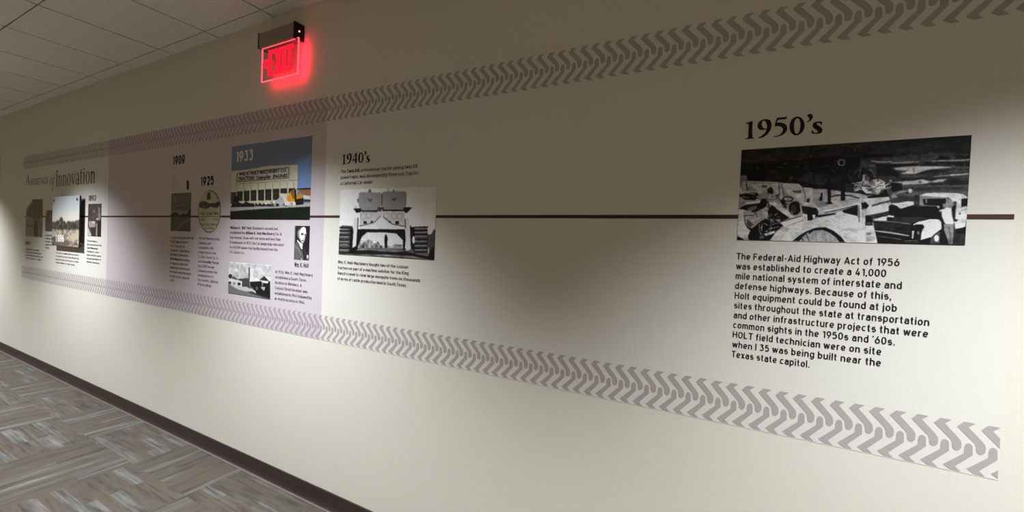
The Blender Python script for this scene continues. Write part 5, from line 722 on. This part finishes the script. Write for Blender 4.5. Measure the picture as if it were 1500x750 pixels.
def title():
    t = tag(empty('title_lettering', (-5.93, 0, 1.88)), 'brown serif title lettering A Heritage of Innovation at the far left of the mural', 'title')
    def word(name, *runs):
        V, F = [], []
        for r in runs: run(*r[:5], V, F, *r[5:])
        raw_mesh(name, V, F, M_INK_SOFT, t).location = (5.93, 0, -1.88)
    word('article_lettering', ('A', -6.846, -6.715, 1.941, 0.115)); word('heritage_lettering', ('HERITAGE', -6.690, -6.170, 1.931, 0.066))
    word('script_lettering', ('o', -6.125, -6.055, 1.915, 0.10, 0.25), ('f', -6.045, -5.99, 1.905, 0.115, 0.1)); word('innovation_lettering', ('Innovation', -5.955, -5.016, 1.893, 0.158))
title()

# ------------------------------------------------------------------ exit sign
def exit_sign():
    xa, xb, z0, z1 = -2.525, -2.187, 2.592, 2.676
    t = tag(empty('exit_sign', ((xa+xb)/2, 0, 2.39)), 'lit red exit sign with edge-lit clear panel, mounted high on the wall', 'exit sign')
    off = (-(xa+xb)/2, 0, -2.39)
    def put(o): o.location = off; return o
    metal = plain('brushed_grey_housing', srgb(150, 138, 128), 0.45, 0.3, noise=0.05); black = plain('black_end_cap', srgb(16, 14, 15), 0.35)
    bm = bmesh.new(); bx(bm, xa+0.004, xb-0.008, -0.060, -0.0005, z0, z1, 0.002); put(from_bm('housing', bm, metal, t))
    for a, b in ((xa, xa+0.005), (xb-0.009, xb)):
        bm = bmesh.new(); bx(bm, a, b, -0.063, -0.0004, z0-0.004, z1+0.004, 0.0015); c = put(from_bm('end_cap', bm, black, t)); c['label'] = 'black end cap'
    bm = bmesh.new(); tube(bm, (xb-0.0005, -0.032, 2.635), (xb+0.002, -0.032, 2.635), 0.004, 12); from_bm('indicator_light', bm, emit('indicator_glow', (1, 0.55, 0.6), 4), c)
    # clear panel
    px0, px1, pz0, pz1, py0, py1 = -2.510, -2.166-0.006, 2.392, 2.594, -0.046, -0.040
    k = NT('clear_acrylic'); tr = k.node('ShaderNodeBsdfTransparent'); tr.inputs[0].default_value = (0.93, 0.86, 0.86, 1); gl = k.node('ShaderNodeBsdfGlossy'); gl.inputs['Roughness'].default_value = 0.08; mx = k.node('ShaderNodeMixShader'); mx.inputs[0].default_value = 0.06
    k.l(tr.outputs[0], mx.inputs[1]); k.l(gl.outputs[0], mx.inputs[2]); k.l(mx.outputs[0], k.n['Material Output'].inputs['Surface'])
    bm = bmesh.new(); bx(bm, px0, px1, py0, py1, pz0, pz1); pan = put(from_bm('acrylic_panel', bm, k.m, t)); pan['label'] = 'clear acrylic panel'
    edge = emit('lit_acrylic_edge', (1.0, 0.10, 0.14), 1.6)
    e = 0.0034
    for a, b, c_, d in ((px0-0.001, px0+e, pz0, pz1), (px1-e, px1+0.001, pz0, pz1), (px0, px1, pz0-0.001, pz0+e), (px0, px1, pz1-e, pz1)):
        bm = bmesh.new(); bx(bm, a, b, py0-0.0006, py1+0.0006, c_, d); from_bm('lit_edge', bm, edge, pan)
    red = emit('red_lit_letter', (1.0, 0.012, 0.035), EXIT_E)
    W_, Hh = px1-px0, pz1-pz0; zb, h = pz0+0.030, Hh-0.055
    def strokes(name, rects):
        bm = bmesh.new()
        for r in rects:
            if len(r) == 4 and not isinstance(r[0], tuple): bx(bm, r[0], r[1], py0-0.0012, py1+0.0012, r[2], r[3])
            else:
                A = [bm.verts.new((x, py0-0.0012, z)) for x, z in r]; B = [bm.verts.new((x, py1+0.0012, z)) for x, z in r]; n = len(r)
                bm.faces.new(A[::-1]); bm.faces.new(B)
                for i in range(n): bm.faces.new((A[i], A[(i+1) % n], B[(i+1) % n], B[i]))
        put(from_bm(name, bm, red, t))
    # red light that leaves the panel near its right and lower edges and falls on the wall
    for loc, rot, sx, sy, en in (((px1-0.012, py1+0.002, (pz0+pz1)/2), (math.radians(90), 0, 0), 0.024, Hh*0.9, EXIT_GLOW), (((px0+px1)/2+0.02, py1+0.002, pz0+0.012), (math.radians(90), 0, 0), W_*0.85, 0.024, EXIT_GLOW*0.7)):
        gd = bpy.data.lights.new('edge_glow', 'AREA'); go = bpy.data.objects.new('edge_glow', gd); COL.objects.link(go); go.parent = t
        gd.shape = 'RECTANGLE'; gd.size = sx; gd.size_y = sy; gd.energy = en; gd.color = (1.0, 0.004, 0.025)
        go.location = (loc[0]+off[0], loc[1], loc[2]+off[2]); go.rotation_euler = rot
    s = 0.021
    x = px0+0.064
    strokes('letter', [(x, x+s, zb, zb+h), (x+s, x+0.050, zb, zb+s), (x+s, x+0.050, zb+h-s, zb+h), (x+s, x+0.044, zb+h/2-s/2, zb+h/2+s/2)])
    x += 0.060; w = 0.062
    strokes('letter', [[(x, zb), (x+0.021, zb), (x+w, zb+h), (x+w-0.021, zb+h)], [(x+w-0.021, zb), (x+w, zb), (x+0.021, zb+h), (x, zb+h)]])
    x += w+0.012
    strokes('letter', [(x, x+s, zb, zb+h)])
    x += s+0.011
    strokes('letter', [(x, x+0.060, zb+h-s, zb+h), (x+0.0205, x+0.0395, zb, zb+h-s)])
    x = px0+0.008; zm = zb+h/2
    strokes('arrow', [[(x, zm), (x+0.024, zm+0.026), (x+0.044, zm+0.026), (x+0.026, zm), (x+0.044, zm-0.026), (x+0.024, zm-0.026)]])
EXIT_E = 1.25
EXIT_GLOW = 0.28
exit_sign()
